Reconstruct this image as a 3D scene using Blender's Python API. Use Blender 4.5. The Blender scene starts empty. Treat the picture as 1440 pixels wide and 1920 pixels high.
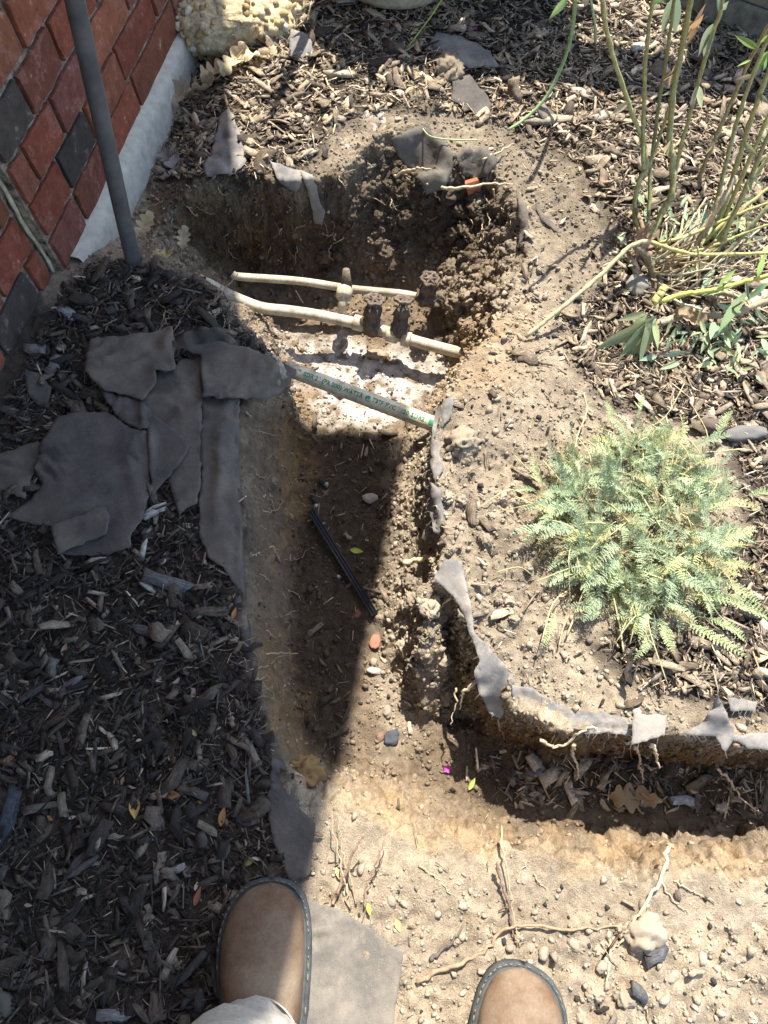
import bpy, math, random
import numpy as np
from mathutils import Vector, Matrix
from mathutils.geometry import delaunay_2d_cdt
random.seed(7); RNG = np.random.default_rng(7)
scene = bpy.context.scene
C = scene.collection

# ------------------------------------------------------------------ camera
F, TILT, ROLL, CAMH = 1331.0, math.radians(24), math.radians(-2), 1.2
cr, sr, ct, st = math.cos(ROLL), math.sin(ROLL), math.cos(TILT), math.sin(TILT)
R0, U0, FW = np.array([1., 0, 0]), np.array([0, ct, st]), np.array([0, st, -ct])
RV, UV_ = cr*R0 + sr*U0, -sr*R0 + cr*U0
CAM = np.array([0, 0, CAMH])
cam = bpy.data.cameras.new('camera'); camo = bpy.data.objects.new('camera', cam); C.objects.link(camo)
cam.sensor_fit = 'VERTICAL'; cam.angle = 2*math.atan(960/F); cam.clip_start = .01; cam.clip_end = 300
camo.matrix_world = Matrix(((RV[0], UV_[0], -FW[0], 0), (RV[1], UV_[1], -FW[1], 0), (RV[2], UV_[2], -FW[2], CAMH), (0, 0, 0, 1)))
scene.camera = camo

# ------------------------------------------------------------------ light
SUN_AZ, SUN_EL = math.radians(15), math.radians(58)
SDIR = np.array([math.sin(SUN_AZ)*math.cos(SUN_EL), math.cos(SUN_AZ)*math.cos(SUN_EL), math.sin(SUN_EL)])
w = bpy.data.worlds.new('World'); scene.world = w; w.use_nodes = True
nt = w.node_tree; bg = nt.nodes['Background']
sky = nt.nodes.new('ShaderNodeTexSky'); sky.sky_type = 'NISHITA'; sky.sun_disc = False
sky.sun_elevation = SUN_EL; sky.sun_rotation = SUN_AZ
nt.links.new(sky.outputs[0], bg.inputs[0]); bg.inputs[1].default_value = 0.15
sun = bpy.data.lights.new('sun', 'SUN'); sun.energy = 3.9; sun.angle = math.radians(.53); sun.color = (1, .95, .87)
suno = bpy.data.objects.new('sun', sun); C.objects.link(suno)
suno.rotation_euler = Vector(SDIR).to_track_quat('Z', 'Y').to_euler()
suno.location = (1, 4, 6)
vs = scene.view_settings; vs.view_transform = 'Standard'; vs.look = 'None'; vs.exposure = 1.66; vs.gamma = 1; vs.use_curve_mapping = False

# ------------------------------------------------------------------ projection helpers
def ray(x, y):
    x = np.asarray(x, float); y = np.asarray(y, float)
    return (x-720)[..., None]/F*RV + (960-y)[..., None]/F*UV_ + FW
def P(x, y, z=0.0):
    r = ray(x, y); z = np.asarray(z, float)
    return CAM + r*((z-CAMH)/r[..., 2])[..., None]
def project(p):
    d = np.asarray(p, float) - CAM; q = d@FW
    return 720 + F*(d@RV)/q, 960 - F*(d@UV_)/q
def inpoly(x, y, poly):
    x = np.asarray(x); y = np.asarray(y); c = np.zeros(x.shape, bool)
    n = len(poly); j = n-1
    for i in range(n):
        xi, yi = poly[i][:2]; xj, yj = poly[j][:2]
        if yi != yj:
            c ^= ((yi > y) != (yj > y)) & (x < (xj-xi)*(y-yi)/(yj-yi)+xi)
        j = i
    return c
def distpoly(x, y, poly):
    d = np.full(x.shape, 1e9); n = len(poly)
    for i in range(n):
        ax, ay = poly[i][:2]; bx, by = poly[(i+1) % n][:2]
        vx, vy = bx-ax, by-ay
        t = np.clip(((x-ax)*vx+(y-ay)*vy)/(vx*vx+vy*vy+1e-12), 0, 1)
        d = np.minimum(d, np.hypot(x-ax-t*vx, y-ay-t*vy))
    return d

# ------------------------------------------------------------------ numpy noise
def _h(ix, iy, s):
    n = (ix.astype(np.int64)*374761393 + iy.astype(np.int64)*668265263 + s*1274126177) & 0xffffffff
    n = ((n ^ (n >> 13))*1274126177) & 0xffffffff
    return ((n ^ (n >> 16)) & 0xffff)/65535.0
def vn(x, y, s=0):
    ix = np.floor(x); iy = np.floor(y); fx = x-ix; fy = y-iy
    fx = fx*fx*fx*(fx*(fx*6-15)+10); fy = fy*fy*fy*(fy*(fy*6-15)+10)
    a = _h(ix, iy, s); b = _h(ix+1, iy, s); c = _h(ix, iy+1, s); d = _h(ix+1, iy+1, s)
    return (a+(b-a)*fx)*(1-fy)+(c+(d-c)*fx)*fy
def fbm(x, y, f, o=4, s=0, g=.5):
    t = 0; a = 1; n = 0
    for i in range(o):
        t = t+a*(vn(x*f+17.3*i, y*f-9.1*i, s+i)*2-1); n += a; a *= g; f *= 2.03
    return t/n
def worley(x, y, f, s=0):
    x = x*f; y = y*f; ix = np.floor(x); iy = np.floor(y); d = np.full(x.shape, 9.); 
    idv = np.zeros(x.shape)
    for dx in (-1, 0, 1):
        for dy in (-1, 0, 1):
            cx, cy = ix+dx, iy+dy
            e = np.hypot(cx+_h(cx, cy, s)-x, cy+_h(cx, cy, s+5)-y)
            m = e < d; d = np.where(m, e, d); idv = np.where(m, _h(cx, cy, s+9), idv)
    return d, idv
def sstep(a, b, x):
    t = np.clip((x-a)/(b-a), 0, 1); return t*t*(3-2*t)

# ------------------------------------------------------------------ object helpers
def tag(o, label=None, cat=None, group=None, kind=None):
    if label: o['label'] = label
    if cat: o['category'] = cat
    if group: o['group'] = group
    if kind: o['kind'] = kind
    return o
def mesh(name, v, f, mat=None, smooth=True, col=None, attrs=None):
    me = bpy.data.meshes.new(name)
    v = np.asarray(v, np.float32)
    if isinstance(f, np.ndarray):
        k = f.shape[1]; nf = len(f)
        me.vertices.add(len(v)); me.vertices.foreach_set('co', v.ravel())
        me.loops.add(nf*k); me.loops.foreach_set('vertex_index', f.astype(np.int32).ravel())
        me.polygons.add(nf); me.polygons.foreach_set('loop_start', np.arange(0, nf*k, k, dtype=np.int32))
        me.polygons.foreach_set('loop_total', np.full(nf, k, np.int32))
        me.update(calc_edges=True)
    else:
        me.from_pydata([tuple(map(float, a)) for a in v], [], f); me.update()
    if smooth: me.polygons.foreach_set('use_smooth', np.ones(len(me.polygons), bool))
    if col is not None:
        a = me.attributes.new('Col', 'FLOAT_COLOR', 'POINT')
        c = np.ones((len(v), 4), np.float32); c[:, :3] = col; a.data.foreach_set('color', c.ravel())
    for k_, val in (attrs or {}).items():
        a = me.attributes.new(k_, 'FLOAT_VECTOR', 'POINT'); a.data.foreach_set('vector', np.asarray(val, np.float32).ravel())
    if mat: me.materials.append(mat)
    return me
def ob(name, me, parent=None, loc=None):
    o = bpy.data.objects.new(name, me); C.objects.link(o)
    if parent: o.parent = parent
    if loc is not None: o.location = loc
    return o
def empty(name, loc=(0, 0, 0)):
    o = bpy.data.objects.new(name, None); o.location = loc; o.empty_display_size = .05; C.objects.link(o); return o
def part(name, v, f, mat, parent, **k):
    """part whose vertices are given in world space under a parent at a location"""
    v = np.asarray(v, float) - np.array(parent.location)
    return ob(name, mesh(name, v, f, mat, **k), parent)
def thing(name, v, f, mat, label, cat, group=None, **k):
    v = np.asarray(v, float); c = v.mean(0); c[2] = v[:, 2].min()
    o = ob(name, mesh(name, v-c, f, mat, **k), None, c); return tag(o, label, cat, group)
def tube(pts, rad, n=8, cap=True, jit=0):
    pts = np.asarray(pts, float); m = len(pts); rad = np.broadcast_to(np.asarray(rad, float), (m,))
    T = np.gradient(pts, axis=0); T /= np.linalg.norm(T, axis=1)[:, None]+1e-12
    a = np.array([0, 0, 1.]) if abs(T[0, 2]) < .9 else np.array([1., 0, 0])
    nrm = np.cross(T[0], a); nrm /= np.linalg.norm(nrm)
    V = []; an = np.linspace(0, 2*math.pi, n, endpoint=False)
    for i in range(m):
        nrm = nrm - T[i]*(nrm@T[i]); nrm /= np.linalg.norm(nrm)+1e-12; b = np.cross(T[i], nrm)
        r = rad[i]*(1+jit*RNG.uniform(-1, 1, n)) if jit else np.full(n, rad[i])
        V.append(pts[i]+r[:, None]*(np.cos(an)[:, None]*nrm+np.sin(an)[:, None]*b))
    V = np.concatenate(V); fs = []
    for i in range(m-1):
        for j in range(n):
            fs.append((i*n+j, i*n+(j+1) % n, (i+1)*n+(j+1) % n, (i+1)*n+j))
    if cap: fs.append(tuple(range(n-1, -1, -1))); fs.append(tuple((m-1)*n+j for j in range(n)))
    return V, fs
def join(parts):
    V = []; Fs = []; o = 0
    for v, f in parts:
        V.append(np.asarray(v, float)); Fs += [tuple(i+o for i in q) for q in f]; o += len(v)
    return np.concatenate(V), Fs
def smoothpath(p, n):
    p = np.asarray(p, float); m = len(p)
    if m == 2: t = np.linspace(0, 1, n)[:, None]; return p[0]*(1-t)+p[1]*t
    q = np.vstack([2*p[0]-p[1], p, 2*p[-1]-p[-2]]); out = []
    for u in np.linspace(0, m-1-1e-6, n):
        i = int(u); t = u-i; a, b, c, d = q[i], q[i+1], q[i+2], q[i+3]
        out.append(.5*((2*b)+(c-a)*t+(2*a-5*b+4*c-d)*t*t+(3*b-a-3*c+d)*t**3))
    return np.array(out)
def box(x0, x1, y0, y1, z0, z1):
    v = [(x, y, z) for z in (z0, z1) for y in (y0, y1) for x in (x0, x1)]
    return np.array(v, float), [(0, 2, 3, 1), (4, 5, 7, 6), (0, 1, 5, 4), (2, 6, 7, 3), (0, 4, 6, 2), (1, 3, 7, 5)]
def ico(sub=1):
    t = (1+5**.5)/2
    v = [(-1, t, 0), (1, t, 0), (-1, -t, 0), (1, -t, 0), (0, -1, t), (0, 1, t), (0, -1, -t), (0, 1, -t), (t, 0, -1), (t, 0, 1), (-t, 0, -1), (-t, 0, 1)]
    f = [(0, 11, 5), (0, 5, 1), (0, 1, 7), (0, 7, 10), (0, 10, 11), (1, 5, 9), (5, 11, 4), (11, 10, 2), (10, 7, 6), (7, 1, 8), (3, 9, 4), (3, 4, 2), (3, 2, 6), (3, 6, 8), (3, 8, 9), (4, 9, 5), (2, 4, 11), (6, 2, 10), (8, 6, 7), (9, 8, 1)]
    v = [np.array(a)/np.linalg.norm(a) for a in v]
    for _ in range(sub):
        ca = {}; nf = []
        def mid(a, b):
            k = (min(a, b), max(a, b))
            if k not in ca:
                q = v[a]+v[b]; v.append(q/np.linalg.norm(q)); ca[k] = len(v)-1
            return ca[k]
        for a, b, c in f:
            x, y, z = mid(a, b), mid(b, c), mid(c, a)
            nf += [(a, x, z), (b, y, x), (c, z, y), (x, y, z)]
        f = nf
    return np.array(v), np.array(f)
def lump(sub, seed, amp=.35, fr=1.3):
    v, f = ico(sub); r = 1+amp*(fbm(v[:, 0]*fr+seed*3.1, v[:, 1]*fr+v[:, 2]*1.7*fr, 1., 3, seed)+fbm(v[:, 2]*fr-seed, v[:, 0]*fr*1.3+v[:, 1], 1.7, 2, seed+40))
    return v*r[:, None], f

# ------------------------------------------------------------------ materials
def new_mat(name):
    m = bpy.data.materials.new(name); m.use_nodes = True; n = m.node_tree
    return m, n, n.nodes['Principled BSDF']
def nd(n, t, **k):
    x = n.nodes.new(t)
    for a, b in k.items():
        if a.startswith('_'): setattr(x, a[1:], b)
        else: x.inputs[a].default_value = b
    return x
def mixc(n, fac, a, b, mode='MIX'):
    x = n.nodes.new('ShaderNodeMix'); x.data_type = 'RGBA'; x.blend_type = mode
    for i, v in ((0, fac), (6, a), (7, b)):
        if hasattr(v, 'is_output'): n.links.new(v, x.inputs[i])
        elif i == 0: x.inputs[0].default_value = v
        else: x.inputs[i].default_value = (*v, 1)
    return x.outputs[2]
def ramp(n, src, stops):
    r = n.nodes.new('ShaderNodeValToRGB'); e = r.color_ramp.elements
    while len(e) < len(stops): e.new(.5)
    for q, (p, c) in zip(e, stops):
        q.position = p; q.color = (c, c, c, 1) if not isinstance(c, tuple) else (*c, 1)
    n.links.new(src, r.inputs[0]); return r.outputs[0]
def noise(n, scale, detail=4, rough=.6, vec=None):
    x = nd(n, 'ShaderNodeTexNoise', Scale=scale, Detail=detail, Roughness=rough)
    if vec is not None: n.links.new(vec, x.inputs['Vector'])
    return x.outputs['Fac']
def geo(n):
    return n.nodes.new('ShaderNodeNewGeometry').outputs['Position']
def objc(n):
    return n.nodes.new('ShaderNodeTexCoord').outputs['Object']
def bump(n, bs, h, strength=.5, dist=.004):
    b = nd(n, 'ShaderNodeBump', Strength=strength, Distance=dist); n.links.new(h, b.inputs['Height']); n.links.new(b.outputs[0], bs.inputs['Normal'])
def spec(bs, rough, sp=.3):
    bs.inputs['Roughness'].default_value = rough; bs.inputs['Specular IOR Level'].default_value = sp

def mat_soil(name='soil'):
    m, n, bs = new_mat(name); a = nd(n, 'ShaderNodeAttribute', _attribute_name='Col'); p = geo(n)
    c = a.outputs['Color']
    n1 = noise(n, 60, 6, .7, p); n2 = noise(n, 420, 4, .7, p); n3 = noise(n, 9, 3, .6, p)
    c = mixc(n, .8, c, ramp(n, n1, [(.3, .55), (.7, 1.35)]), 'MULTIPLY')
    c = mixc(n, .8, c, ramp(n, n2, [(.3, .6), (.72, 1.4)]), 'MULTIPLY')
    c = mixc(n, .6, c, ramp(n, n3, [(.3, (.75, .72, .7)), (.7, (1.2, 1.15, 1.05))]), 'MULTIPLY')
    v = nd(n, 'ShaderNodeTexVoronoi', Scale=330); n.links.new(p, v.inputs['Vector'])
    lt = n.nodes.new('ShaderNodeMath'); lt.operation = 'LESS_THAN'; lt.inputs[1].default_value = .17; n.links.new(v.outputs['Distance'], lt.inputs[0])
    sp = n.nodes.new('ShaderNodeSeparateColor'); n.links.new(v.outputs['Color'], sp.inputs[0])
    gt = n.nodes.new('ShaderNodeMath'); gt.operation = 'GREATER_THAN'; gt.inputs[1].default_value = .72; n.links.new(sp.outputs[0], gt.inputs[0])
    mu = n.nodes.new('ShaderNodeMath'); mu.operation = 'MULTIPLY'; n.links.new(lt.outputs[0], mu.inputs[0]); n.links.new(gt.outputs[0], mu.inputs[1])
    c = mixc(n, mu.outputs[0], c, mixc(n, sp.outputs[1], (.5, .45, .36), (.03, .027, .025)))
    n.links.new(c, bs.inputs['Base Color']); spec(bs, .95, .12)
    h = n.nodes.new('ShaderNodeMath'); h.operation = 'ADD'; n.links.new(n1, h.inputs[0]); n.links.new(n2, h.inputs[1])
    bump(n, bs, h.outputs[0], .75, .006)
    return m
def mat_attr(name, rough=.9, nscale=300, lo=.7, hi=1.25, bs_=.4, dist=.002):
    m, n, bs = new_mat(name); a = nd(n, 'ShaderNodeAttribute', _attribute_name='Col'); p = geo(n)
    n1 = noise(n, nscale, 4, .7, p)
    c = mixc(n, 1, a.outputs['Color'], ramp(n, n1, [(.3, lo), (.7, hi)]), 'MULTIPLY')
    n.links.new(c, bs.inputs['Base Color']); spec(bs, rough, .2); bump(n, bs, n1, bs_, dist); return m
def mat_chip():
    m, n, bs = new_mat('bark_wood'); a = nd(n, 'ShaderNodeAttribute', _attribute_name='Col'); g = nd(n, 'ShaderNodeAttribute', _attribute_name='gc')
    n1 = noise(n, 1, 5, .7, g.outputs['Vector'])
    n2 = noise(n, 130, 3, .6, geo(n))
    c = mixc(n, 1, a.outputs['Color'], ramp(n, n1, [(.3, .35), (.5, .9), (.72, 1.6)]), 'MULTIPLY')
    c = mixc(n, .7, c, ramp(n, n2, [(.35, .55), (.65, 1.3)]), 'MULTIPLY')
    n.links.new(c, bs.inputs['Base Color']); spec(bs, .75, .3); bump(n, bs, n1, .8, .003); return m
def mat_plain(name, col, rough=.7, nscale=80, var=.35, bs_=.25, sp=.3, dist=.002, trans=0):
    m, n, bs = new_mat(name); n1 = noise(n, nscale, 5, .65, objc(n))
    c = mixc(n, 1, col, ramp(n, n1, [(.3, 1-var), (.7, 1+var)]), 'MULTIPLY')
    n.links.new(c, bs.inputs['Base Color']); spec(bs, rough, sp); bump(n, bs, n1, bs_, dist)
    if trans:
        bs.inputs['Subsurface Weight'].default_value = 0
        t = nd(n, 'ShaderNodeBsdfTranslucent'); n.links.new(c, t.inputs['Color'])
        mx = nd(n, 'ShaderNodeMixShader', Fac=trans); o = n.nodes['Material Output']
        n.links.new(bs.outputs[0], mx.inputs[1]); n.links.new(t.outputs[0], mx.inputs[2]); n.links.new(mx.outputs[0], o.inputs['Surface'])
    return m
def mat_objcol(name, rough=.8, nscale=120, lo=.65, hi=1.3, trans=0, sp=.25):
    m, n, bs = new_mat(name); oi = n.nodes.new('ShaderNodeObjectInfo'); n1 = noise(n, nscale, 5, .65, objc(n))
    c = mixc(n, 1, oi.outputs['Color'], ramp(n, n1, [(.3, lo), (.7, hi)]), 'MULTIPLY')
    n.links.new(c, bs.inputs['Base Color']); spec(bs, rough, sp); bump(n, bs, n1, .5, .0025)
    if trans:
        t = nd(n, 'ShaderNodeBsdfTranslucent'); n.links.new(c, t.inputs['Color'])
        mx = nd(n, 'ShaderNodeMixShader', Fac=trans); o = n.nodes['Material Output']
        n.links.new(bs.outputs[0], mx.inputs[1]); n.links.new(t.outputs[0], mx.inputs[2]); n.links.new(mx.outputs[0], o.inputs['Surface'])
    return m
def mat_fabric(name, col, dust, dustamt):
    m, n, bs = new_mat(name); p = geo(n)
    n1 = noise(n, 14, 5, .65, p); n2 = noise(n, 900, 2, .8, p); n3 = noise(n, 55, 5, .75, p)
    f = ramp(n, n1, [(.38, 0.), (.68, dustamt)]); c = mixc(n, f, col, dust)
    c = mixc(n, ramp(n, n3, [(.55, 0.), (.75, .75*dustamt)]), c, dust)
    c = mixc(n, .7, c, ramp(n, n2, [(.3, .65), (.7, 1.35)]), 'MULTIPLY')
    v = nd(n, 'ShaderNodeTexVoronoi', Scale=170); n.links.new(p, v.inputs['Vector'])
    lt = n.nodes.new('ShaderNodeMath'); lt.operation = 'LESS_THAN'; lt.inputs[1].default_value = .085; n.links.new(v.outputs['Distance'], lt.inputs[0])
    c = mixc(n, lt.outputs[0], c, (.22, .2, .17))
    n.links.new(c, bs.inputs['Base Color']); spec(bs, .85, .2)
    h = n.nodes.new('ShaderNodeMath'); h.operation = 'MULTIPLY_ADD'; h.inputs[1].default_value = .12; n.links.new(n2, h.inputs[0]); n.links.new(n3, h.inputs[2])
    bump(n, bs, h.outputs[0], .45, .004)
    return m
def mat_brick():
    m, n, bs = new_mat('fired_clay'); oi = n.nodes.new('ShaderNodeObjectInfo'); p = geo(n)
    n1 = noise(n, 35, 5, .7, p); n2 = noise(n, 12, 5, .7, p); n3 = noise(n, 300, 3, .7, p)
    c = mixc(n, .8, oi.outputs['Color'], ramp(n, n1, [(.3, .55), (.7, 1.35)]), 'MULTIPLY')
    c = mixc(n, ramp(n, n2, [(.56, 0.), (.61, .45), (.65, .05)]), c, (.30, .15, .115))
    c = mixc(n, ramp(n, n1, [(.62, 0.), (.72, .55)]), c, (.42, .33, .28))
    c = mixc(n, .5, c, ramp(n, n3, [(.3, .7), (.7, 1.3)]), 'MULTIPLY')
    n.links.new(c, bs.inputs['Base Color']); spec(bs, .9, .2); bump(n, bs, n1, .7, .006); return m
def mat_leather():
    m, n, bs = new_mat('boot_leather'); p = objc(n); n1 = noise(n, 26, 6, .7, p); n2 = noise(n, 9, 4, .6, p); n3 = noise(n, 260, 3, .7, p)
    c = mixc(n, ramp(n, n1, [(.35, 0.), (.7, 1.)]), (.10, .058, .033), (.175, .108, .064))
    c = mixc(n, ramp(n, n2, [(.42, 0.), (.7, .65)]), c, (.27, .215, .15))
    c = mixc(n, .6, c, ramp(n, n3, [(.3, .75), (.7, 1.25)]), 'MULTIPLY')
    n.links.new(c, bs.inputs['Base Color']); spec(bs, .78, .22); bump(n, bs, n1, .35, .003); return m
M = {}
M['soil'] = mat_soil()
M['crumb'] = mat_attr('soil_crumb', .95, 500, .6, 1.35, .5)
M['clod'] = mat_objcol('soil_clod', .95, 130, .55, 1.4, sp=.1)
M['chip'] = mat_chip()
M['brick'] = mat_brick()
M['mortar'] = mat_plain('mortar', (.20, .165, .125), .95, 55, .9, .6, .1)
M['caulk'] = mat_plain('caulk', (.42, .36, .25), .7, 60, .4, .4)
M['concrete'] = mat_plain('concrete', (.42, .385, .31), .9, 45, .2, .12, .15, .002)
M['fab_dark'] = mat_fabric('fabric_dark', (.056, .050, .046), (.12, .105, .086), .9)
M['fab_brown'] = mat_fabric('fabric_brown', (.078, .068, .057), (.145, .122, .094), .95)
M['fab_sun'] = mat_fabric('fabric_sunlit_dusty', (.135, .128, .12), (.29, .255, .21), 1.)  # sunlit pieces: dust, plus sunlight put into a paler fabric colour
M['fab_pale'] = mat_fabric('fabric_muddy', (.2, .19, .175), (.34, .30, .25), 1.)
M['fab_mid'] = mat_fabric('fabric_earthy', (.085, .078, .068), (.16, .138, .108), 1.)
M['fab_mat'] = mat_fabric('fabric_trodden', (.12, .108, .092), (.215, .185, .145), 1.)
M['pvc'] = mat_plain('dirty_pvc', (.56, .49, .34), .55, 45, .45, .3)
m_, n_, b_ = new_mat('muddy_pvc'); q1 = noise(n_, 38, 6, .7, geo(n_)); q2 = noise(n_, 11, 4, .6, geo(n_)); q3 = noise(n_, 220, 3, .7, geo(n_))
c_ = mixc(n_, ramp(n_, q1, [(.45, 0.), (.62, .75)]), (.52, .46, .33), (.27, .2, .125)); c_ = mixc(n_, ramp(n_, q2, [(.5, 0.), (.66, .6)]), c_, (.2, .15, .1)); c_ = mixc(n_, ramp(n_, q3, [(.6, 0.), (.7, .7)]), c_, (.1, .075, .05))
n_.links.new(c_, b_.inputs['Base Color']); spec(b_, .7, .2); bump(n_, b_, q1, .4, .003); M['pvc_old'] = m_
M['mud'] = mat_plain('mud_coat', (.13, .10, .075), .9, 60, .6, .9, .15, .006)
M['green_ink'] = mat_plain('green_ink', (.04, .22, .11), .6, 60, .5)
M['conduit'] = mat_plain('grey_conduit', (.085, .083, .08), .55, 25, .3, .15)
M['root'] = mat_objcol('root_bark', .9, 200, .6, 1.3)
M['stem'] = mat_objcol('plant_stem', .7, 120, .65, 1.3)
M['leaf'] = mat_objcol('leaf_blade', .6, 120, .75, 1.25, .3)
M['yarrow'] = mat_objcol('silver_leaf', .75, 200, .75, 1.25, .3)
M['dryleaf'] = mat_objcol('dry_leaf', .75, 90, .6, 1.3, .2)
M['stone'] = mat_objcol('stone', .8, 90, .55, 1.4)
M['leather'] = mat_leather()
M['rubber'] = mat_plain('boot_sole', (.055, .06, .06), .75, 60, .35, .3)
M['welt'] = mat_plain('boot_welt', (.17, .15, .10), .7, 200, .4, .4)
M['denim'] = mat_plain('trouser_cloth', (.40, .37, .32), .9, 180, .2, .4, .15)
M['shirt'] = mat_plain('shirt_cloth', (.12, .15, .2), .9, 160, .2, .3)
M['skin'] = mat_plain('skin', (.55, .35, .26), .5, 60, .1, .1)
M['hair'] = mat_plain('hair', (.05, .035, .025), .6, 150, .4, .5)
M['black'] = mat_plain('black_plastic', (.022, .021, .021), .5, 60, .4, .2)
M['pot'] = mat_plain('glazed_pot', (.42, .37, .26), .65, 70, .3, .4)
M['timber'] = mat_plain('weathered_timber', (.17, .16, .125), .85, 30, .5, .5)
M['roofing'] = mat_plain('painted_soffit', (.55, .53, .5), .8, 20, .15)
M['petal'] = mat_plain('petal', (.42, .05, .27), .6, 60, .25)

# ------------------------------------------------------------------ terrain: a height field with the dug trench
WAZ = math.radians(12.5); WU = np.array([math.sin(WAZ), math.cos(WAZ), 0]); WN = np.array([math.cos(WAZ), -math.sin(WAZ), 0])
WK = float(P(100, 563, 0)@WN)                         # wall plane: p.WN = WK
TE = [(455, 745), (452, 800), (455, 900), (458, 1100), (470, 1200), (490, 1300), (515, 1410), (535, 1470), (575, 1505), (640, 1500), (740, 1545), (850, 1590),
      (1000, 1610), (1200, 1635), (1440, 1655), (1800, 1690), (1800, 1385), (1440, 1398), (1360, 1392), (1180, 1372), (1060, 1362), (965, 1320), (912, 1250),
      (888, 1190), (862, 1130), (828, 1085), (822, 1000), (810, 900), (817, 810), (835, 745), (868, 700), (905, 655), (945, 600), (985, 500), (983, 420), (958, 365),
      (932, 318), (905, 285), (850, 288), (795, 248), (752, 256), (718, 255), (670, 290), (640, 325), (560, 345), (450, 325), (385, 330), (330, 345), (285, 400), (280, 450),
      (320, 500), (390, 530), (430, 590), (490, 650), (525, 700), (480, 735)]
FP = [(565, 790, -.26), (556, 900, -.23), (553, 1000, -.22), (552, 1100, -.22), (545, 1200, -.22), (545, 1280, -.22), (565, 1350, -.22), (600, 1405, -.21), (650, 1430, -.20),
      (750, 1468, -.20), (850, 1502, -.215), (950, 1530, -.22), (1100, 1560, -.22), (1440, 1548, -.22), (1800, 1548, -.22), (1800, 1440, -.22), (1440, 1436, -.22),
      (1200, 1428, -.22), (1000, 1400, -.22), (915, 1372, -.22), (862, 1345, -.22), (775, 1320, -.21), (725, 1230, -.22), (695, 1150, -.22), (700, 1050, -.22),
      (725, 950, -.22), (745, 850, -.24), (770, 790, -.27), (800, 745, -.28), (840, 695, -.28), (840, 640, -.27), (800, 560, -.26), (750, 520, -.26), (600, 515, -.27), (470, 505, -.27),
      (430, 525, -.27), (480, 580, -.28), (530, 640, -.28), (560, 700, -.28)]
TEw = [tuple(P(a, b, 0)[:2]) for a, b in TE]
FPw3 = np.array([P(a, b, c) for a, b, c in FP]); FPw = [tuple(a[:2]) for a in FPw3]
LWw = [tuple(P(a, b, -.1)[:2]) for a, b in ((430, 720), (590, 780), (585, 1100), (580, 1290), (620, 1480), (500, 1460), (450, 1250), (430, 1000))]
RWw = [tuple(P(a, b, -.1)[:2]) for a, b in ((640, 760), (870, 700), (870, 1090), (800, 1130), (770, 1300), (690, 1420), (640, 1100))]
GX0, GX1, GY0, GY1, GS = -1.25, 1.35, -.55, 2.45, .005
gx = np.arange(GX0, GX1+GS/2, GS); gy = np.arange(GY0, GY1+GS/2, GS)
X, Y = np.meshgrid(gx, gy)
def blur(A, r):
    k = np.hanning(2*r+3)[1:-1]; k /= k.sum(); B_ = np.pad(A, r, mode='edge')
    B_ = np.apply_along_axis(lambda m: np.convolve(m, k, 'valid'), 0, B_); return np.apply_along_axis(lambda m: np.convolve(m, k, 'valid'), 1, B_)
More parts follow.
